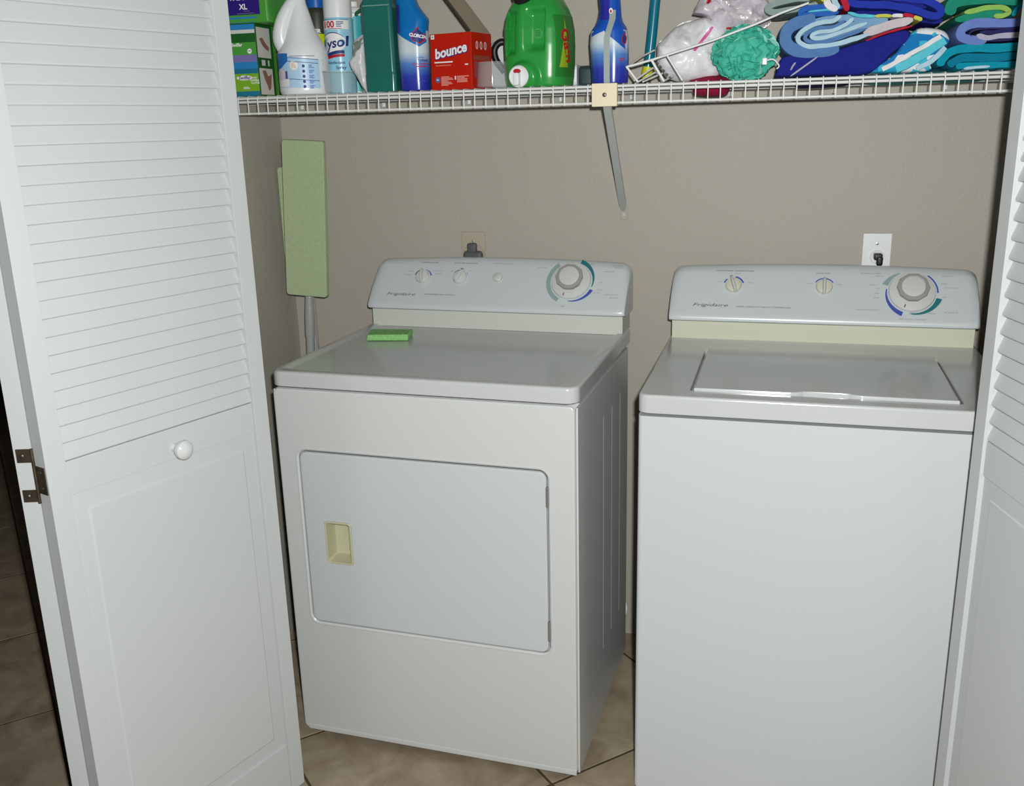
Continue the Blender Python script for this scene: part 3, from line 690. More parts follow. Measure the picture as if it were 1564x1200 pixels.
K.disc('cap_picture', -.035, .0475, .0125, .0135, mat('pale_lilac_print', S(218, 208, 222), .4, .4), .0006); K.patch('cap_picture_rim', -.0215, -.0150, .0365, .054, mat('plum_print', S(92, 80, 130), .4, .4), 2, 3, .0008)
K.disc('burst', .0035, .066, .0105, .0105, WHITE_PRINT, .0006); K.lines('small_print', -.003, .070, .013, .0014, 4, mat('peach_print', S(222, 170, 140), .5, .3), .001)
for z, zz in ((.0845, .0815), (.076, .0735), (.037, .035)):
    K.patch('label_rule', -.012, .0585, z, zz, NAVY_PRINT, 10, 1, .0007, shape=lambda a, b_, z=z: (-.012+.0705*a, z-.006*a-.0012*b_))
K.lines('small_print', -.008, .0865, .056, .0016, 1, INK_L, .0008, rnd=False)
for k in range(5):
    K.poly('icon', [(.0255+.0035*math.cos(a_*1.047), .064-.0115*k+.004*math.sin(a_*1.047)) for a_ in range(6)], NAVY_PRINT, .0008, 1); K.lines('small_print', .036, .066-.0115*k, .010, .0014, 3, BLUEP, .0008)

# yellow cleaner behind
t = stand('cleaner_bottle', 'dark bottle with neon yellow liquid and blue top behind the bleach jug', 'bottle', .122, -.115)
bm = LATHE([(.028, 0), (.031, .003), (.031, .158), (.028, .168), (.0001, .169)], 28); yb = obj('body', bm, mat('neon_yellow', S(190, 200, 30), .15, .6), t, smooth=60)
obj('sleeve', LATHE([(.0314, .146), (.0316, .150), (.0316, .194), (.026, .205), (.020, .212)], 28), mat('dark_label', S(52, 56, 46), .4, .4), t)
K = Skin(t.children[-1]); K.text('lettering', 'KILLER', .0125, .001, .152, WHITE_PRINT, .1, .03)
obj('cap', LATHE([(.022, .200), (.024, .202), (.024, .236), (.020, .240), (.0001, .241)], 24), mat('blue_cap', S(30, 92, 176), .3, .5), t)

# disinfectant spray can
t = stand('spray_can', 'white and light blue aerosol can of disinfectant spray', 'can', .1870, -.134)
LBL = mat('light_blue_can', S(150, 206, 228), .25, .5)
body = obj('body', LATHE([(.033, 0), (.0358, .002), (.0358, .176), (.034, .179), (.031, .180), (.0001, .180)], 40), LBL, t, smooth=40)
obj('cap', LATHE([(.0335, .178), (.0345, .180), (.0342, .232), (.031, .238), (.0001, .239)], 40), WHITEP, t)
K = Skin(body)
K.patch('label_band', -.0355, .0355, .152, .173, WHITE_PRINT, 24, 2); K.patch('label_band', -.0355, .0355, .173, .1755, mat('steel_blue_print', S(96, 150, 190), .4, .4), 24, 1)
K.text('lettering', '100', .021, -.0105, .1625, RED_PRINT, 0, .03); K.lines('small_print', .010, .169, .016, .0018, 4, NAVY_PRINT, .0005); K.lines('small_print', -.012, .1535, .034, .0014, 1, RED_PRINT, .0005, rnd=False)
K.disc('label_oval', -.002, .122, .0305, .0225, WHITE_PRINT, .0004, n=28)
K.patch('oval_rim', -.03, .03, .12, .145, NAVY_PRINT, 16, 1, .0006, shape=lambda a, b_: (-.002+.0305*math.cos(R(150-118*a)), .122+(.0225+.0022*(b_-.5))*math.sin(R(150-118*a))))
K.text('logo', 'Lysol', .032, -.002, .1195, NAVY_PRINT, .22, .022, R(8), .0009)
K.patch('swoosh', -.02, .026, .088, .096, NAVY_PRINT, 12, 1, .0006, shape=lambda a, b_: (-.020+.044*a, .0895+.007*math.sin(a*1.8)+.0075*b_)); K.patch('swoosh', -.02, .026, .083, .09, RED_PRINT, 12, 1, .0007, shape=lambda a, b_: (-.022+.046*a, .0835+.0055*math.sin(a*1.7)+.0065*b_))
K.text('lettering', 'Disinfectant', .0095, .001, .0755, NAVY_PRINT, 0, .02); K.text('lettering', 'Spray', .0105, .014, .064, NAVY_PRINT, 0, .02)

CUP = clear_mat('clear_plastic', (.95, .965, .965, 1), .075)
def cup(lab, x, y, r0_, r1_, h, tint=CUP):
    t = stand('measuring_cup', lab, 'cup', x, y)
    bm = LATHE([(.0001, .0008), (r0_-.004, .0008), (r0_-.001, .002), (r0_, .006), (r1_, h), (r1_-.0014, h), (r0_-.0016, .0065), (r0_-.004, .003), (.0001, .0028)], 36)
    obj('wall_and_base', bm, tint, t, smooth=50); obj('rim', LATHE([(r1_-.0016, h-.002), (r1_+.0010, h-.002), (r1_+.0012, h), (r1_-.0016, h+.0004), (r1_-.0016, h-.002)], 36), tint, t, smooth=60)
    return t
cup('frosted clear measuring cup in front of the spray can', .2325, -.253, .0345, .0375, .051)
cup('empty clear measuring cup in front of the red dryer sheet box', .6125, -.268, .0365, .0330, .055)

# bottles behind
t = stand('lotion_bottle', 'white bottle with plain teal front behind the green pump', 'bottle', .193, -.050)
bd = obj('body', LATHE([(.026, 0), (.029, .003), (.029, .195), (.024, .208), (.012, .214), (.012, .225), (.0001, .225)], 28), WHITEP, t, smooth=50)
K = Skin(bd); K.patch('label', -.027, .027, .01, .198, mat('teal_label', S(60, 168, 180), .4, .4), 14, 8, shape=lambda a, b_: (-.027+.054*a, .01+(.178+.012*math.sin(math.pi*a))*b_))
t = stand('pump_bottle', 'ivory soap bottle with a dark green pump top', 'bottle', .258, -.100)
obj('body', LATHE([(.028, 0), (.031, .003), (.031, .105), (.026, .124), (.013, .134), (.013, .142), (.0001, .142)], 28), mat('ivory_bottle', S(216, 208, 184), .4, .4), t, smooth=50)
PG = mat('dark_green_plastic', S(16, 92, 48), .35, .5)
bm = LATHE([(.0135, .140), (.0145, .141), (.0145, .160), (.008, .163), (.006, .165), (.006, .182), (.0115, .184), (.0115, .202), (.009, .205), (.0001, .2055)], 22)
pm = obj('pump', bm, PG, t, smooth=40); obj('spout', TUBE([(-.006, -.004, .198), (-.022, -.010, .1975), (-.030, -.013, .192), (-.031, -.0135, .186)], [.0055, .0048, .0042, .0038], 10), PG, pm)

def pillow(outline, depth_f, depth_b, nz_scale=30, nz_amp=.004, rings=9, seed=0, sub=5, crease=1.0):
    """closed cushion-like skin over a star-shaped (x,z) outline"""
    P = smoothpath([(x, 0, z) for x, z in outline+[outline[0]]], sub)[:-1]
    n = len(P); c = sum(P, Vector())/n; bm = bmesh.new(); off = Vector((seed*3.1, seed*7.7, seed*1.3))
    def ring(k, side):
        t = k/rings; o = []
        for p in P:
            q = c + (p-c)*math.sin(t*math.pi/2); d = (depth_f if side < 0 else depth_b)*math.cos(t*math.pi/2)**.8
            nn = noise.fractal(q*nz_scale+off, 1, 2, 4)*nz_amp
            rdg = -abs(noise.noise(q*nz_scale*.8+off*2))*nz_amp*2.2*crease
            o.append((q.x+nn*.4, side*max(0.0004, d+(nn+rdg)*(1 if t < 1 else 0)), q.z+nn*.5 if t < 1 else q.z))
        return o
    F = [ring(k, -1) for k in range(1, rings+1)]; Bk = [ring(k, 1) for k in range(rings-1, 0, -1)]
    loft(bm, F+Bk, True, True)
    return bm
WBAG = mat('white_film', S(214, 214, 214), .3, .5, bump=(70, .8, .004))
t = stand('sponge_pack', 'crumpled white and grey plastic pouch beside the teal bottle', 'pouch', .277, -.215, 0, None, 0)
ol = [(.289, 1.627), (.282, 1.623), (.262, 1.610), (.257, 1.580), (.247, 1.561), (.262, 1.531), (.282, 1.498), (.288, 1.497), (.2905, 1.56), (.2905, 1.61)]
bm = pillow([(x-.277, z) for x, z in ol], .020, .012, 45, .004, 8, 1)
pk = obj('film', bm, WBAG, t, smooth=35)
K = Skin(pk); K.poly('grey_print', [(.010, 1.618), (-.014, 1.606), (-.017, 1.585), (-.014, 1.572), (.004, 1.592), (.012, 1.606)], mat('grey_film', S(128, 136, 128), .35, .4), .0006, 5)

# teal container
TEALC = mat('deep_teal_plastic', S(34, 104, 96), .18, .6, vary=(12, .06))
t = stand('mouthwash_bottle', 'tall flat deep teal translucent bottle', 'bottle', .331, -.212)
bm = bmesh.new(); rings = []
for z, hx, hy in ((0, .035, .024), (.003, .0382, .027), (.040, .0392, .0275), (.0425, .0382, .0265), (.046, .0382, .0265), (.185, .0382, .0265), (.200, .0375, .025), (.216, .027, .021), (.224, .015, .015), (.240, .0145, .0145)):
    rings.append([(x-.003*z/.2, y, z) for x, y in rrect(-hx, hx, -hy, hy, .010, 6)])
loft(bm, rings); obj('body', bm, TEALC, t, smooth=40)
obj('cap', LATHE([(.017, .232), (.018, .234), (.018, .266), (.015, .269), (.0001, .269)], 24), BLACK, t)
obj('shoulder_seam', BOX(-.034, .032, -.0292, -.0262, .190, .1925, bev=.0008), mat('pale_teal', S(120, 160, 150), .3, .4), t)
t = stand('green_bottle', 'slim bright green bottle squeezed between the teal and blue bottles', 'bottle', .378, -.135)
obj('body', LATHE([(.026, 0), (.0285, .003), (.0285, .180), (.022, .196), (.011, .203), (.011, .214), (.0001, .214)], 28), mat('leaf_green_plastic', S(20, 130, 70), .25, .5), t, smooth=50)
obj('cap', LATHE([(.0135, .208), (.0135, .232), (.0001, .234)], 20), WHITEP, t); K = Skin(t.children[0]); K.patch('label', -.0272, .0272, .055, .10, WHITE_PRINT, 14, 3)

# two toilet cleaner bottles
def grad(nm, hi, top): return ramp_mat(nm, [(0, S(36, 42, 150)), (.16, S(46, 62, 168)), (.30, S(84, 132, 198)), (.42, S(196, 210, 218)), (hi, S(198, 204, 206)), (hi+.012, top), (1, top)], 0, .205, .22)
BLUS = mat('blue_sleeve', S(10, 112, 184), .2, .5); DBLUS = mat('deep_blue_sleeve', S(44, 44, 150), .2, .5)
def cleaner(lab, x, y, rz, rows, hi, top):
    t = stand('toilet_cleaner_bottle', lab, 'bottle', x, y, rz, 'blue and white cleaner bottles')
    bm = bmesh.new(); n = 8
    for_r = []
    for z, l, r_, hy in rows: for_r.append([(xx, yy, z) for xx, yy in rrect(l, r_, -hy, hy, min(hy*.95, (r_-l)/2*.95), n)])
    loft(bm, for_r); b = obj('body', bm, grad('gradient_sleeve', hi, top), t, smooth=60)
    return t, b
t, b = cleaner('blue and white cleaner bottle with bent neck and diamond logo left of the red box', .410, -.215, R(6), [(0, -.032, .032, .026), (.004, -.035, .035, .029), (.05, -.036, .0355, .030), (.10, -.037, .036, .030), (.118, -.037, .036, .030), (.130, -.0375, .036, .030), (.143, -.038, .036, .029), (.152, -.038, .038, .028), (.160, -.037, .0375, .027), (.172, -.036, .028, .025), (.186, -.037, .017, .023), (.205, -.038, .010, .021), (.222, -.043, .000, .018), (.238, -.048, -.014, .015)], .64, S(10, 108, 178))
K = Skin(b)
def sleeve(a, b_):
    lo = .131-.040*a**.8 if a < .8 else .0975+(a-.8)*.05
    z = lo + (.136-lo)*b_
    l = -.0345; r_ = .0335
    return l+(r_-l)*a, z
K.patch('upper_sleeve', 0, 1, 0, 1, BLUS, 24, 16, .0002, shape=sleeve)
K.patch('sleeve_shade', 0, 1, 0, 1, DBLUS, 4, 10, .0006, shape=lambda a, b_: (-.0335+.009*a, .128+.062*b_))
dm = [(.0005, .036), (.0185, .018), (.0165, -.003), (.004, -.011), (-.015, -.002), (-.0185, .016)]
ctr = (.0165, .1195)
K.poly('logo_rim', [(ctr[0]+x_*.86, ctr[1]-.008+z_*.80) for x_, z_ in dm], RED_PRINT, .0010, 4); K.poly('logo_field', [(ctr[0]+x_*.70, ctr[1]-.0065+z_*.66) for x_, z_ in dm], NAVY_PRINT, .0016, 4)
K.text('logo', 'CLOROX', .0098, ctr[0], ctr[1]+.0012, WHITE_PRINT, 0, .045, R(-10), .0022, spacing=.86)
K.text('lettering', 'Toilet', .0085, .024, .068, NAVY_PRINT, 0, .02, 0, .0012); K.lines('small_print', .013, .0745, .020, .0012, 1, BLUEP, .001); K.text('lettering', 'BOWL CLEANER', .0050, .0205, .0600, RED_PRINT, 0, .03, 0, .0012); K.lines('small_print', .008, .0545, .027, .0022, 1, RED_PRINT, .001, rnd=False); K.lines('small_print', .014, .0495, .014, .0012, 1, INK_L, .001); K.text('lettering', '24 FL OZ', .0055, .018, .022, BLUEP, 0, .02, 0, .001)
obj('cap', LATHE([(.014, .236), (.015, .238), (.013, .262), (.008, .268), (.0001, .268)], 20, T(-.031, 0, 0)), WHITEP, t)
t, b = cleaner('blue and white cleaner bottle seen from its seam side above the shelf brace', .8725, -.235, R(0), [(0, -.036, .038, .030), (.004, -.0385, .0405, .033), (.05, -.041, .042, .034), (.085, -.0435, .0415, .034), (.110, -.0415, .039, .033), (.118, -.036, .036, .031), (.128, -.029, .029, .027), (.140, -.024, .0255, .024), (.156, -.021, .0245, .022), (.178, -.0235, .0225, .021), (.20, -.021, .021, .019), (.222, -.017, .017, .016)], .535, S(24, 80, 178))
K = Skin(b)
def sleeve2(a, b_):
    x = -.030+.070*a; lo = .105-.038*max(0, (a-.42)/.58)**1.2
    if a < .42: lo = .110+.03*(a-.42)
    z = lo+(.114-lo)*b_
    hw = .0395 if z < .108 else (.034 if z < .120 else (.027 if z < .13 else .0235 if z < .16 else .0175))
    return max(-hw*.93, min(hw*.93, -.041+.082*a)), z
K.patch('upper_sleeve', 0, 1, 0, 1, mat('mid_blue_sleeve', S(24, 84, 184), .2, .5), 24, 14, .0002, shape=sleeve2)
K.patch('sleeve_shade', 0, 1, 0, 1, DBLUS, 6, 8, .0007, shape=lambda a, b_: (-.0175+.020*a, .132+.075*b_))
K.patch('seam_strip', 0, 1, 0, 1, mat('grey_strip', S(150, 160, 158), .35, .4), 2, 16, .0012, shape=lambda a, b_: ((-.001+.0105*min(1, max(0, (b_-.62)/.25)))+(.013)*(a-.5), .002+.150*b_))
K.poly('logo_rim', [(.0345+x_*.25, .086+z_*.55) for x_, z_ in dm], RED_PRINT, .001, 2); K.poly('logo_field', [(.0348+x_*.18, .087+z_*.44) for x_, z_ in dm], NAVY_PRINT, .0015, 2)
K.lines('small_print', .026, .052, .012, .002, 2, RED_PRINT, .001); K.disc('badge', .006, .150, .004, .006, WHITE_PRINT, .0014); K.disc('badge_mark', .006, .149, .0022, .0035, RED_PRINT, .0019)
obj('cap', LATHE([(.015, .220), (.016, .222), (.014, .246), (.009, .252), (.0001, .252)], 20), WHITEP, t)

# red box of dryer sheets, opened
REDC = mat('red_carton', S(186, 30, 12), .35, .4); KRAFT = mat('grey_brown_card', S(168, 154, 136), .7, .2)
t = stand('dryer_sheet_box', 'open red carton of dryer sheets with its lid flap up', 'box', .5655, -.270, R(-13.7))
bw, bd_, bh = .109, .093, .122
b = obj('carton', BOX(-bw, 0, 0, bd_, 0, bh, bev=.0008, seg=1), REDC, t)
# knock the top out of the carton so that it stands open
me = b.data; bm = bmesh.new(); bm.from_mesh(me); bmesh.ops.delete(bm, geom=[f for f in bm.faces if f.normal.z > .9], context='FACES'); bm.to_mesh(me); bm.free()
sol = b.modifiers.new('wall', 'SOLIDIFY'); sol.thickness = .0008
K = Skin(b)
K.text('logo_halo', 'bounce', .0295, -.0540, .083, PURPLE_PRINT, .18, .075, R(9), .0003, spacing=.98); K.text('logo', 'bounce', .0295, -.0545, .0835, WHITE_PRINT, .18, .035, R(9), .0009, spacing=.98)
K.patch('badge', -.1055, -.0965, .111, .120, WHITE_PRINT, 1, 1); K.patch('badge_mark', -.1030, -.0990, .1135, .1175, INK_L, 1, 1, .0003)
K.lines('small_print', -.0985, .0605, .0490, .0028, 1, WHITE_PRINT, 0, rnd=False); K.lines('small_print', -.0960, .0535, .0420, .0022, 1, mat('salmon_print', S(214, 112, 92), .5, .3), 0, rnd=False); K.lines('small_print', -.0175, .0535, .0085, .0026, 1, WHITE_PRINT, 0, rnd=False)
K.disc('badge', -.0915, .0225, .0062, .0062, mat('badge_blue', S(70, 110, 160), .5, .3), 0); K.lines('small_print', -.0945, .0225, .006, .0022, 1, WHITE_PRINT, .0004, rnd=False)
K.lines('small_print', -.0825, .0285, .0340, .0018, 7, mat('pink_print', S(226, 150, 140), .5, .3), 0, pitch=.0030); K.lines('small_print', -.0400, .0285, .0340, .0018, 5, t.children[0].data.materials[0] and bpy.data.materials['pink_print'], 0, pitch=.0030); K.patch('icon', -.0455, -.0425, .0215, .0295, WHITE_PRINT, 1, 1)
K = Skin(b, R(90))
K.text('lettering', '0 0 0', .024, .043, .0935, PALEP, 0, .02); K.patch('print_band', .008, .082, .062, .073, mat('dull_red_print', S(150, 74, 58), .5, .3), 1, 1); K.lines('small_print', .010, .058, .022, .0016, 11, mat('violet_small_print', S(140, 92, 116), .5, .3), 0, pitch=.0032)
Mfp = T(-.001, 0, bh) @ Matrix.Rotation(R(-40), 4, 'Y')
fpb = BOX(-.0009, .0009, .002, bd_-.002, 0, .108, bev=.0004, seg=1); fpb.transform(Mfp); fo_ = obj('lid_flap', fpb, KRAFT, t); tag(fo_, 'raised grey-brown cardboard flap')
obj('flap_edge', BOX(-.0016, .0016, .0005, .0045, .002, .108, bev=.0006, seg=1, M=Mfp), mat('dark_card', S(70, 62, 50), .7, .2), t)

# iron lying behind the detergent
t = stand('clothes_iron', 'white clothes iron with black handle lying behind the green detergent jug', 'iron', .69, -.066)
bm = bmesh.new(); rings = []
for x, h0, h1, hw in ((-.135, .012, .095, .012), (-.128, .006, .112, .022), (-.10, .004, .123, .034), (-.07, .004, .126, .040), (-.02, .004, .085, .048), (.04, .004, .060, .050), (.085, .004, .052, .046)):
    rings.append([(x, y, z) for y, z in rrect(-hw, hw, h0, h1, .012, 4)])
loft(bm, rings); obj('body', bm, WHITEP, t, smooth=50)
obj('handle', TUBE(smoothpath([(-.080, -.045, .108), (-.100, -.050, .108), (-.113, -.051, .092), (-.109, -.050, .068), (-.090, -.046, .042)]), .0085, 10), BLACK, t, smooth=60)
obj('heel', BOX(.085, .130, -.030, .040, .001, .050, bev=.010, seg=3), mat('dark_teal_plastic', S(44, 62, 66), .35, .4), t, smooth=60)
obj('cord_guard', LATHE([(.012, 0), (.014, .004), (.014, .018), (.008, .024), (.0001, .025)], 18, T(.128, -.004, .045) @ Matrix.Rotation(R(20), 4, 'Y')), BLACK, t)

# green detergent jug with tap
GAIN = mat('bright_green_plastic', S(42, 148, 62), .25, .5)
t = stand('detergent_jug', 'big bright green laundry detergent jug with white tap and red button', 'jug', .705, -.192, R(-9))
rows = [(0, .066, .058), (.003, .071, .063), (.02, .0735, .0655), (.05, .0755, .067), (.09, .0765, .067), (.125, .0755, .0655), (.15, .0705, .062), (.17, .062, .057), (.185, .053, .051), (.20, .043, .044), (.215, .034, .036)]
def rowat(z):
    for a, b_ in zip(rows, rows[1:]):
        if a[0] <= z <= b_[0]:
            k = (z-a[0])/(b_[0]-a[0]); return a[1]+(b_[1]-a[1])*k, a[2]+(b_[2]-a[2])*k
    return rows[-1][1:]
def sstep(a, b_, x): k = max(0, min(1, (x-a)/(b_-a))); return k*k*(3-2*k)
bm = bmesh.new(); rings = []; nz = 70; na = 200
for j in range(nz+1):
    z = .215*j/nz; hx, hy = rowat(z); ring = []
    for i in range(na):
        a = 2*math.pi*i/na; c, s = math.cos(a), math.sin(a); e = .62
        x = hx*math.copysign(abs(c)**e, c); y = hy*math.copysign(abs(s)**e, s)
        if y < 0:
            # finger recesses beside the handle ridge, and the tap dome at the bottom
            rl = sstep(-.060, -.056, x)*(1-sstep(-.036, -.032, x))*sstep(.066, .082, z)*(1-sstep(.150, .168, z))
            rr2 = sstep(-.008, -.003, x)*(1-sstep(.032, .038, x))*sstep(.070-.0, .092, z)*(1-sstep(.150, .170, z))
            y += .020*rl+.018*rr2
            q = math.hypot(x+.012, (z-.019)); y -= .016*(1-sstep(.028, .040, q))
            y -= .004*math.exp(-((x+.020)/.010)**2)*sstep(.06, .09, z)
        ring.append((x, y, z))
    rings.append(ring)
loft(bm, rings); b = obj('body', bm, GAIN, t, smooth=70)
K = Skin(b)
tp = obj('tap', LATHE([(.0225, 0), (.0235, .002), (.0235, .006), (.021, .0085), (.019, .0075), (.0001, .0075)], 32, T(-.016, -.0835, .0225) @ Matrix.Rotation(math.pi/2, 4, 'X')), WHITEP, t, smooth=40); tag(tp, 'round white dispensing tap')
obj('spout', BOX(-.0225, -.0095, -.106, -.088, .003, .030, bev=.003), WHITEP, tp)
obj('button', LATHE([(.0075, 0), (.0078, .006), (.0065, .0085), (.0001, .009)], 20, T(-.0165, -.093, .0335) @ Matrix.Rotation(math.pi/2, 4, 'X'), 1, .62), RED_PRINT, tp)
nk = obj('neck_cap', LATHE([(.020, 0), (.0215, .002), (.0215, .022), (.018, .026), (.0001, .026)], 28, T(-.018, -.050, .186) @ Matrix.Rotation(R(38), 4, 'X')), BLACK, t, smooth=40)
obj('cap_label', LATHE([(.0165, .0262), (.0165, .0266), (.0001, .0266)], 24, T(-.018, -.050, .186) @ Matrix.Rotation(R(38), 4, 'X')), mat('yellow_label', S(206, 182, 60), .5, .3), nk)
K.disc('embossed_mark', .016, .113, .011, .011, mat('green_emboss', S(70, 160, 86), .35, .4), .0002); K.lines('embossed_text', .009, .119, .014, .0016, 4, mat('green_emboss_text', S(30, 118, 50), .35, .4), .0006, rnd=False, pitch=.0036)
K = Skin(b, R(75))
K.patch('side_label', -.038, .042, .020, .150, mat('dark_green_label', S(38, 120, 44), .35, .4), 10, 10); K.patch('yellow_band', -.030, .02, .055, .14, mat('yellow_green_print', S(150, 176, 36), .4, .4), 8, 8, .0004, shape=lambda a, b_: (-.036+.020*b_+.030*a*(1-b_)+.006, .040+.105*b_))
K.text('logo', 'Gain', .040, -.006, .088, RED_PRINT, .2, .03, R(-72), .0009)

# teal pole with yellow collar
t = stand('duster', 'teal handled duster standing behind the white rack', 'duster', .925, -.052)
obj('pole', TUBE([(.010, 0, .040), (.0135, 0, .065), (.019, 0, .12), (.026, 0, .20), (.036, 0, .32)], [.0118, .0122, .0122, .0122, .0122], 16), mat('teal_pole', S(8, 112, 136), .25, .5), t, smooth=60)
obj('collar', TUBE([(.006, 0, .017), (.008, 0, .027), (.0105, 0, .043)], [.0125, .0135, .0125], 16), mat('yellow_plastic', S(206, 206, 40), .4, .4), t, smooth=60)
obj('tip', TUBE([(.000, 0, .0), (.004, 0, .010), (.007, 0, .020)], [.016, .014, .011], 16), DKGREY, t, smooth=60)

# white wire rack lying tilted
RK = mat('rack_white', S(222, 222, 220), .4, .4)
t = stand('wire_rack', 'small white coated wire rack tipped over beside the plastic bag', 'rack', .919, -.284, 0, None, 0)
def rod(nm, pts, r=.0022): return obj(nm, TUBE([(x-.919, y+.26, z) for x, y, z in pts], r, 8), RK, t, smooth=60)
rod('top_rod', [(.919, -.275, 1.5245), (.973, -.275, 1.537), (1.098, -.275, 1.570), (1.183, -.272, 1.598), (1.232, -.268, 1.617), (1.285, -.262, 1.634)], .0024)
rod('leg', [(.919, -.275, 1.5245), (.943, -.272, 1.4935)], .0024); rod('leg', [(.972, -.275, 1.536), (.998, -.272, 1.4935)], .0028); rod('leg', [(1.005, -.275, 1.543), (1.037, -.272, 1.4935)], .0022)
rod('cross_wire', [(.934, -.26, 1.497), (.969, -.20, 1.526)], .0020); rod('cross_wire', [(.941, -.25, 1.4945), (.974, -.19, 1.517)], .0020); rod('cross_wire', [(.950, -.24, 1.4945), (.985, -.18, 1.513)], .0020); rod('cross_wire', [(.996, -.25, 1.4945), (1.012, -.2, 1.506)], .0020)
rod('back_rod', [(.919, -.275, 1.5245), (.936, -.15, 1.552), (.960, -.12, 1.566)], .0020)
pts = [(.973, 1.535), (.980, 1.528), (.987, 1.520), (.994, 1.512), (1.001, 1.504), (1.008, 1.497)]
for (xa, za), (xb, zb) in zip(pts, pts[1:]):
    obj('tooth', BOX(-.0028, .0028, -.004, .004, -.0018, .0018, bev=.0006, seg=1, M=T((xa+xb)/2-.919+.004, .018, (za+zb)/2) @ Matrix.Rotation(R(42), 4, 'Y')), BLACK, t)

# plastic shopping bag
FILM = mat('bag_film', S(226, 226, 230), .28, .5, bump=(55, .7, .004)); FILM2 = mat('bag_film_lilac', S(204, 196, 204), .25, .5, bump=(60, .9, .004))
PINK = mat('pink_bag_print', S(214, 96, 158), .4, .4)
t = stand('plastic_bag', 'crumpled white shopping bag with pink and red print beside the teal pouf', 'bag', 1.05, -.155, 0, None, 0)
bl = [(.967, 1.531), (.966, 1.558), (.970, 1.578), (.995, 1.6), (1.018, 1.618), (1.055, 1.626), (1.087, 1.624), (1.116, 1.606), (1.126, 1.585), (1.116, 1.568), (1.112, 1.555), (1.112, 1.530), (1.100, 1.4965), (1.059, 1.4955), (1.025, 1.4965), (.990, 1.505)]
b1 = obj('body', pillow([(x-1.05, z) for x, z in bl], .055, .06, 24, .009, 16, 3, 6), FILM, t, smooth=30)
bu = [(1.044, 1.636), (1.052, 1.652), (1.058, 1.668), (1.066, 1.695), (1.12, 1.70), (1.18, 1.688), (1.204, 1.657), (1.214, 1.630), (1.208, 1.606), (1.184, 1.595), (1.138, 1.583), (1.103, 1.585), (1.081, 1.617), (1.066, 1.630)]
b2 = obj('gathered_top', pillow([(x-1.05, z) for x, z in bu], .045, .05, 34, .010, 14, 5, 6, 1.4), FILM2, t, smooth=30)
K = Skin(b1, 0, .001); K.poly('print_stripe', [(.039, 1.606), (.030, 1.596), (.012, 1.572), (.000, 1.559), (.006, 1.556), (.018, 1.570), (.034, 1.590), (.043, 1.604)], PINK, .001, 4)
K = Skin(b2, 0, .001); K.poly('print_stripe', [(.025, 1.655), (.030, 1.6525), (.044, 1.663), (.046, 1.674), (.030, 1.672)], RED_PRINT, .001, 3); K.poly('print_stripe', [(.070, 1.603), (.084, 1.604), (.084, 1.597), (.070, 1.592)], RED_PRINT, .001, 3)
# crimson cloth sagging between the wires
cl = obj('cloth', pillow([(-.050, .020), (-.046, .004), (-.036, -.012), (0, -.016), (.030, -.014), (.038, -.002), (.040, .020), (0, .030)], .05, .05, 30, .003, 8, 9), mat('crimson_cloth', S(150, 24, 62), .9, .2, bump=(300, .4)), None, smooth=50)
cl.location = (1.093, -.165, 1.478); tag(cl, 'crimson cloth sagging through the wires under the plastic bag', 'cloth')

# mesh pouf
PF = mat('teal_mesh', S(66, 178, 154), .6, .3, bump=(240, .8, .002)); PFL = mat('teal_mesh_light', S(146, 214, 198), .6, .3)
t = stand('bath_pouf', 'round teal mesh bath pouf in front of the towels', 'pouf', 1.163, -.240, 0, None, 1.546)
bm = bmesh.new(); bmesh.ops.create_icosphere(bm, subdivisions=5, radius=.052)
for v in bm.verts:
    n1 = noise.noise(v.co*55); n2 = noise.noise(v.co*120+Vector((4, 2, 9)))
    v.co *= 1+.20*(1-abs(n1)*2.4)+.08*n2; v.co.x *= 1.12
    v.co.z *= .92; v.co.y *= .85
obj('core', bm, PF, t, smooth=70)
for pm_, cnt in ((PF, 60), (PFL, 22)):
  bm = bmesh.new()
  for k in range(cnt):
    a = Vector((random.gauss(0, 1), random.gauss(0, 1)-.5, random.gauss(0, 1))).normalized(); b_ = a.orthogonal().normalized(); c = a.cross(b_); ph = random.uniform(0, 6.28); strip = []
    L_ = random.uniform(1.0, 2.2); m_ = 14
    for i in range(m_+1):
        th = ph+L_*i/m_; d = (a*.55+(b_*math.cos(th)+c*math.sin(th))*.8).normalized(); wob = math.sin(th*6+k)*.0025
        d2_ = (d + a.cross(d)*.13).normalized()
        strip.append((Vector((d.x*1.12, d.y*.85, d.z*.92))*(.054+wob), Vector((d2_.x*1.12, d2_.y*.85, d2_.z*.92))*(.060+wob*1.6)))
    vs_ = [[bm.verts.new(p) for p in s] for s in strip]
    for s0_, s1_ in zip(vs_, vs_[1:]): bm.faces.new((s0_[0], s0_[1], s1_[1], s1_[0]))
  obj('mesh_ruffle', bm, pm_, t, smooth=60)
bm = bmesh.new(); tube(bm, smoothpath([(.042, -.052, -.020), (.058, -.056, -.018), (.070, -.050, -.030), (.066, -.046, -.036)]), .0016, 6); box(bm, .036, .046, -.058, -.050, -.028, -.014, bev=.002)
obj('hanging_loop', bm, WHITEP, t)

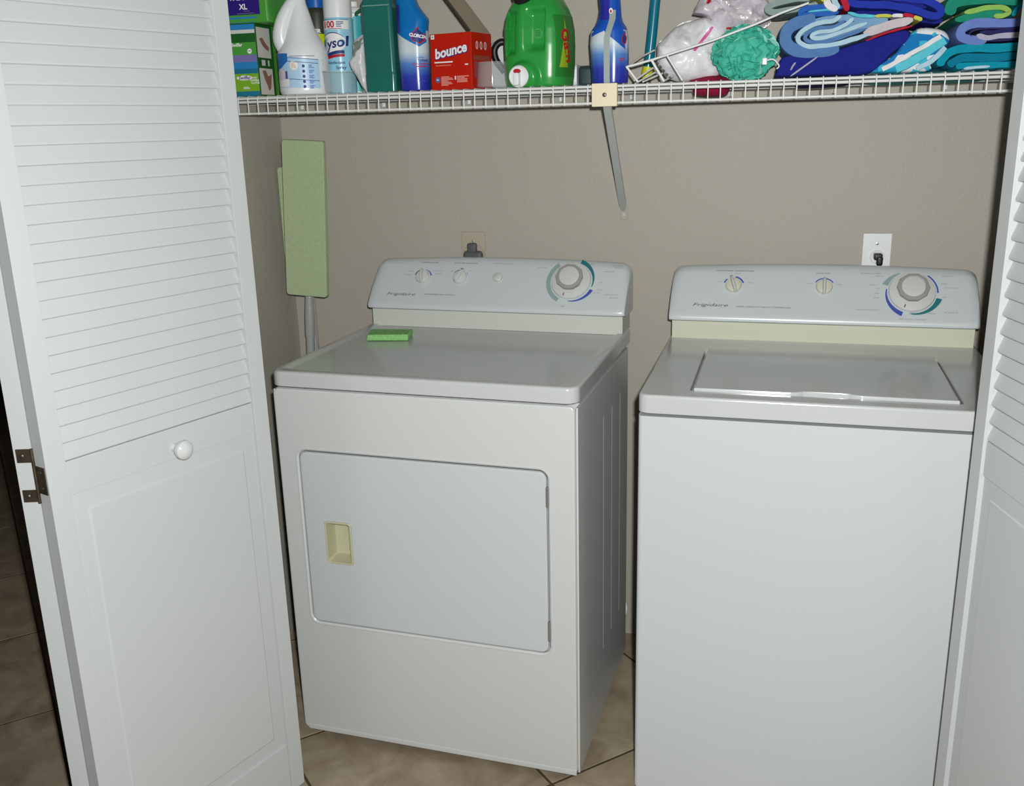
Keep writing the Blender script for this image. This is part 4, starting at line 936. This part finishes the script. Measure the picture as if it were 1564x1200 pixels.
# ------------------------------------------------------------------ folded towels
def towel_mat(nm, c): return mat(nm, c, .95, .15, bump=(620, .7, .0012), vary=(70, .06), sheen=0)
def band(path, th, y0, y1, wob=.0015, seed=0, sub=6, blunt=False):
    """a thick sheet of cloth whose folded edge follows the (x,z) path and which runs back along y"""
    P = smoothpath([(x, 0, z) for x, z in path], sub); bm = bmesh.new(); ny = 7
    rings = []
    for i, p in enumerate(P):
        d = (P[min(i+1, len(P)-1)]-P[max(i-1, 0)]).normalized(); nn = Vector((-d.z, 0, d.x)); e = 1 if blunt else .35 if i in (0, len(P)-1) else (.8 if i in (1, len(P)-2) else 1)
        ring = []
        for sd in (1, -1):
            for k in range(ny+1):
                t = k/ny if sd == 1 else 1-k/ny; y = y0+(y1-y0)*t; ed = min(t, 1-t)*(ny)
                h = th/2*e*(.78 if ed < .01 else 1); q = p+nn*h*sd
                nz_ = noise.noise(Vector((q.x*45+seed, y*25, q.z*45)))*wob
                ring.append((q.x+nn.x*nz_, y+noise.noise(Vector((q.x*30, seed+sd, q.z*30)))*.002*(1 if ed < .5 else 0), q.z+nn.z*nz_))
        rings.append(ring)
    loft(bm, rings); return bm
def towel(lab, x, y, z, parts, name='folded_towel'):
    t = stand(name, lab, 'towel', x, y, 0, 'beach towels folded on the shelf', z)
    for nm, path, th, y0, y1, m_ in parts:
        obj(nm, band([(a-x, b_-z) for a, b_ in path], th, y0-y, y1-y, seed=random.random()*50), m_, t, smooth=60)
    return t
SLATE = towel_mat('slate_blue_terry', S(84, 122, 172)); PALEB = towel_mat('pale_blue_terry', S(170, 200, 216)); GREYB = towel_mat('grey_blue_terry', S(120, 156, 190)); LAV = towel_mat('pinkish_grey_terry', S(196, 186, 192)); NAVYT = towel_mat('navy_terry', S(32, 38, 128)); ROYAL = towel_mat('royal_blue_terry', S(38, 56, 160))
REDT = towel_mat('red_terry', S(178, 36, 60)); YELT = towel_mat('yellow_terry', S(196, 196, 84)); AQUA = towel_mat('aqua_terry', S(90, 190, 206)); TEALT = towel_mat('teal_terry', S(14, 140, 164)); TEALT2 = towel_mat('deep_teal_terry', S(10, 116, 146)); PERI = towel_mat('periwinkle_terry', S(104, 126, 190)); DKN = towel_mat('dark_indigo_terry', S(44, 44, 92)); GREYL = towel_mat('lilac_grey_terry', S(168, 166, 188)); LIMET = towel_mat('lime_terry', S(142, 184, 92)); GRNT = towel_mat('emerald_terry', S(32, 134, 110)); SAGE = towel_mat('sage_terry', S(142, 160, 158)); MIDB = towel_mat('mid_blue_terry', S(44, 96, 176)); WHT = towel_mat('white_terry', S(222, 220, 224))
MULTI = pattern_mat('aqua_white_blue_print', [S(26, 116, 180), S(216, 216, 220), S(30, 150, 184), S(220, 220, 222), S(60, 176, 200)], 46)
Y0, Y1 = -.275, -.06
# navy, lowest
t = stand('folded_towel', 'navy blue towel lying lowest in the pile beside the pouf', 'towel', 1.35, -.17, 0, 'beach towels folded on the shelf', 1.4935)
nvo = [(1.226, 1.4955), (1.232, 1.522), (1.243, 1.534), (1.278, 1.530), (1.343, 1.545), (1.415, 1.562), (1.475, 1.576), (1.486, 1.56), (1.455, 1.532), (1.412, 1.4955), (1.32, 1.4945)]
P = smoothpath([(x, 0, z) for x, z in nvo+[nvo[0]]], 5)[:-1]; bm = prism_y([(p.x-1.35, p.z-1.4935) for p in P], -.270+.17, .11, .010)
nb = obj('cloth', bm, NAVYT, t, smooth=60)
obj('strap', band([(1.257-1.35, 1.4945-1.4935), (1.282-1.35, 1.512-1.4935), (1.309-1.35, 1.531-1.4935)], .004, -.106, -.094, 0), GREYL, t); obj('strap', band([(1.257-1.35, .013), (1.261-1.35, .021), (1.266-1.35, .028)], .004, -.106, -.095, 0), GREYL, t)
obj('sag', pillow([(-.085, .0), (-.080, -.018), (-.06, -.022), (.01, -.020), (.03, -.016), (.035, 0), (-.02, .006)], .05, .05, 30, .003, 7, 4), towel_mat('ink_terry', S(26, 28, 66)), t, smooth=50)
# slate blue swirl
towel('slate blue towel whose pale layers curl into a swirl, on the navy towel', 1.33, -.17, 1.53, [
    ('outer_fold', [(1.350, 1.5445), (1.300, 1.5410), (1.268, 1.5440), (1.249, 1.556), (1.243, 1.573), (1.249, 1.588), (1.263, 1.597), (1.283, 1.602), (1.300, 1.606)], .030, Y0, Y1, SLATE),
    ('pale_layer', [(1.405, 1.569), (1.342, 1.5535), (1.295, 1.5515), (1.274, 1.558), (1.268, 1.569), (1.276, 1.582), (1.292, 1.591), (1.315, 1.597), (1.336, 1.599), (1.350, 1.607)], .0115, Y0-.004, Y1, PALEB),
    ('mid_layer', [(1.400, 1.582), (1.350, 1.5655), (1.312, 1.5585), (1.288, 1.562), (1.282, 1.570), (1.290, 1.580), (1.310, 1.587), (1.338, 1.588), (1.358, 1.598)], .0095, Y0-.001, Y1, SLATE),
    ('inner_layer', [(1.400, 1.592), (1.360, 1.579), (1.322, 1.568), (1.300, 1.567), (1.295, 1.573), (1.306, 1.578), (1.335, 1.580), (1.360, 1.590), (1.373, 1.602)], .0098, Y0-.003, Y1, PALEB),
    ('core', [(1.300, 1.573), (1.340, 1.573), (1.380, 1.588), (1.440, 1.596)], .022, Y0+.006, Y1, GREYB), ('core', [(1.262, 1.570), (1.300, 1.598), (1.350, 1.604), (1.420, 1.602)], .016, Y0+.008, Y1, GREYB),
    ('right_end', [(1.395, 1.571), (1.440, 1.584), (1.486, 1.594)], .021, Y0-.003, Y1, LAV),
    ('red_edge', [(1.400, 1.5585), (1.441, 1.5715), (1.486, 1.582)], .0050, Y0-.004, Y1, REDT)])
towel('mid blue folded towel end peeping over the slate blue swirl', 1.30, -.17, 1.605, [
    ('fold', [(1.352, 1.6245), (1.310, 1.6265), (1.284, 1.626), (1.272, 1.619), (1.276, 1.6125), (1.300, 1.6145), (1.345, 1.6145)], .0140, Y0+.006, Y1, MIDB),
    ('pale_edge', [(1.285, 1.6185), (1.315, 1.6200), (1.338, 1.6190)], .0045, Y0+.002, Y1, AQUA)])
towel('grey-green towel behind the plastic bag at the top left of the pile', 1.25, -.13, 1.62, [
    ('fold', [(1.32, 1.650), (1.26, 1.652), (1.22, 1.645), (1.205, 1.634), (1.225, 1.628), (1.27, 1.634), (1.318, 1.640)], .016, -.20, Y1, SAGE)])
towel('thin striped towel edge in yellow, white and red under the royal blue fold', 1.39, -.17, 1.60, [
    ('yellow_stripe', [(1.285, 1.654), (1.305, 1.650), (1.318, 1.636)], .014, Y0-.002, Y1, YELT), ('white_stripe', [(1.318, 1.640), (1.326, 1.626), (1.342, 1.619)], .016, Y0-.002, Y1, WHT), ('aqua_stripe', [(1.330, 1.652), (1.336, 1.636), (1.345, 1.622)], .014, Y0, Y1, PALEB),
    ('red_stripe', [(1.346, 1.652), (1.354, 1.634), (1.362, 1.616)], .014, Y0-.003, Y1, REDT), ('aqua_stripe', [(1.362, 1.6125), (1.390, 1.6055), (1.416, 1.6035)], .008, Y0-.002, Y1, AQUA), ('yellow_stripe', [(1.414, 1.6035), (1.430, 1.6035), (1.446, 1.6025)], .008, Y0-.003, Y1, YELT),
    ('white_stripe', [(1.446, 1.6025), (1.457, 1.6025), (1.468, 1.602)], .008, Y0-.003, Y1, WHT), ('red_stripe', [(1.466, 1.6025), (1.478, 1.6015), (1.488, 1.599)], .009, Y0-.003, Y1, REDT), ('yellow_stripe', [(1.487, 1.599), (1.495, 1.596), (1.503, 1.592)], .009, Y0-.003, Y1, YELT)])
towel('royal blue towel folded in a long loop at the top of the pile', 1.46, -.17, 1.60, [
    ('fold', [(1.440, 1.637), (1.480, 1.633), (1.515, 1.625), (1.534, 1.613), (1.536, 1.602), (1.522, 1.599), (1.490, 1.611), (1.445, 1.622), (1.395, 1.626), (1.368, 1.632), (1.366, 1.645), (1.378, 1.655)], .0175, Y0, Y1, ROYAL),
    ('inner_layer', [(1.380, 1.640), (1.430, 1.637), (1.470, 1.629), (1.510, 1.615)], .012, Y0+.004, Y1, NAVYT), ('upper_layer', [(1.380, 1.653), (1.440, 1.651), (1.500, 1.646)], .013, Y0+.006, Y1, SAGE), ('back_layer', [(1.37, 1.612), (1.43, 1.608), (1.50, 1.600), (1.545, 1.59)], .020, Y0+.03, Y1, NAVYT)])
# patterned aqua towel
t = stand('folded_towel', 'aqua towel printed with white and blue patches, right of the navy one', 'towel', 1.48, -.17, 0, 'beach towels folded on the shelf', 1.4935)
po = [(1.414, 1.4955), (1.428, 1.508), (1.460, 1.533), (1.472, 1.552), (1.484, 1.568), (1.504, 1.5785), (1.533, 1.576), (1.552, 1.568), (1.560, 1.55), (1.546, 1.532), (1.528, 1.511), (1.527, 1.4955), (1.46, 1.4945)]
P = smoothpath([(x, 0, z) for x, z in po+[po[0]]], 5)[:-1]; bm = prism_y([(p.x-1.48, p.z-1.4935) for p in P], -.100, .11, .010); obj('cloth', bm, MULTI, t, smooth=60)
for pa, m_, th, yy in (([(1.436, 1.501), (1.470, 1.5195), (1.505, 1.539), (1.541, 1.560)], WHT, .011, -.106), ([(1.462, 1.5015), (1.488, 1.5125), (1.520, 1.533), (1.549, 1.553)], AQUA, .021, -.1045), ([(1.501, 1.5005), (1.520, 1.509), (1.538, 1.5235), (1.551, 1.539)], PALEB, .012, -.1055)):
    obj('stripe', band([(x-1.48, z-1.4935) for x, z in pa], th, yy, -.02, blunt=True), m_, t, smooth=60)
obj('sag', pillow([(-.07, .0), (-.07, -.016), (-.02, -.020), (.06, -.018), (.12, -.020), (.17, -.016), (.18, 0), (.05, .006)], .05, .05, 30, .003, 7, 6), towel_mat('sea_green_terry', S(70, 140, 140)), t, smooth=50)
towel('teal folded towel lying lowest at the right end of the shelf', 1.60, -.17, 1.4935, [
    ('fold', [(1.70, 1.5355), (1.640, 1.534), (1.590, 1.5355), (1.562, 1.530), (1.548, 1.517), (1.543, 1.504)], .0205, Y0, Y1, TEALT), ('fold', [(1.70, 1.519), (1.640, 1.5165), (1.590, 1.518), (1.570, 1.511), (1.561, 1.503)], .0195, Y0+.002, Y1, TEALT2), ('fold', [(1.70, 1.503), (1.640, 1.502), (1.590, 1.503), (1.574, 1.501)], .0155, Y0-.001, Y1, TEALT), ('pale_edge', [(1.588, 1.4965), (1.61, 1.4985), (1.635, 1.500)], .007, Y0-.006, Y1, PALEB)])
towel('periwinkle towel folded in a loop around grey layers, on the teal one', 1.62, -.17, 1.54, [
    ('outer_fold', [(1.70, 1.579), (1.653, 1.578), (1.620, 1.581), (1.594, 1.580), (1.580, 1.573), (1.576, 1.563), (1.583, 1.554), (1.600, 1.550), (1.625, 1.5485)], .0215, Y0, Y1, PERI),
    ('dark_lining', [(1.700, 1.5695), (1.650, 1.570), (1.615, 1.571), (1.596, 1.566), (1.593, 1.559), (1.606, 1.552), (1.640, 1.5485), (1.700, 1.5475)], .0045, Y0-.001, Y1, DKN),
    ('inner_layer', [(1.700, 1.556), (1.648, 1.5555), (1.624, 1.5535), (1.606, 1.559)], .0125, Y0-.002, Y1, GREYL), ('inner_dark_layer', [(1.700, 1.5645), (1.650, 1.5640), (1.612, 1.5645)], .010, Y0+.004, Y1, DKN)])  # grey layer and a dark indigo layer inside the loop
towel('lime green towel loop over emerald folds at the top right of the pile', 1.63, -.17, 1.59, [
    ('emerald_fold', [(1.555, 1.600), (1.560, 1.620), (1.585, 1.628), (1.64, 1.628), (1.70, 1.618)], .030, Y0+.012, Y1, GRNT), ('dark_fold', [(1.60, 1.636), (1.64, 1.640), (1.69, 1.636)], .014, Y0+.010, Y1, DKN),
    ('lime_fold', [(1.580, 1.6015), (1.606, 1.607), (1.628, 1.6095), (1.650, 1.6065), (1.660, 1.599), (1.650, 1.5935), (1.634, 1.594)], .0115, Y0, Y1, LIMET), ('inner_layer', [(1.565, 1.590), (1.610, 1.596), (1.650, 1.598)], .018, Y0+.004, Y1, GRNT), ('teal_end', [(1.668, 1.592), (1.676, 1.605), (1.690, 1.620)], .012, Y0+.004, Y1, TEALT)])

# ------------------------------------------------------------------ far down the hall
t = thing('low_cabinet', 'black low cabinet on short feet far back in the dim hall', 'cabinet', (-3.02, 1.36, 0), R(30))
CB = mat('black_lacquer', S(20, 18, 17), .5, .3)
obj('body', BOX(-.4, .4, -.2, .2, .11, .62, bev=.01), CB, t)
for x in (-.36, .36):
    for y in (-.16, .16): obj('foot', LATHE([(.018, 0), (.026, .02), (.03, .05), (.024, .09), (.03, .115)], 14, T(x, y, 0)), CB, t)
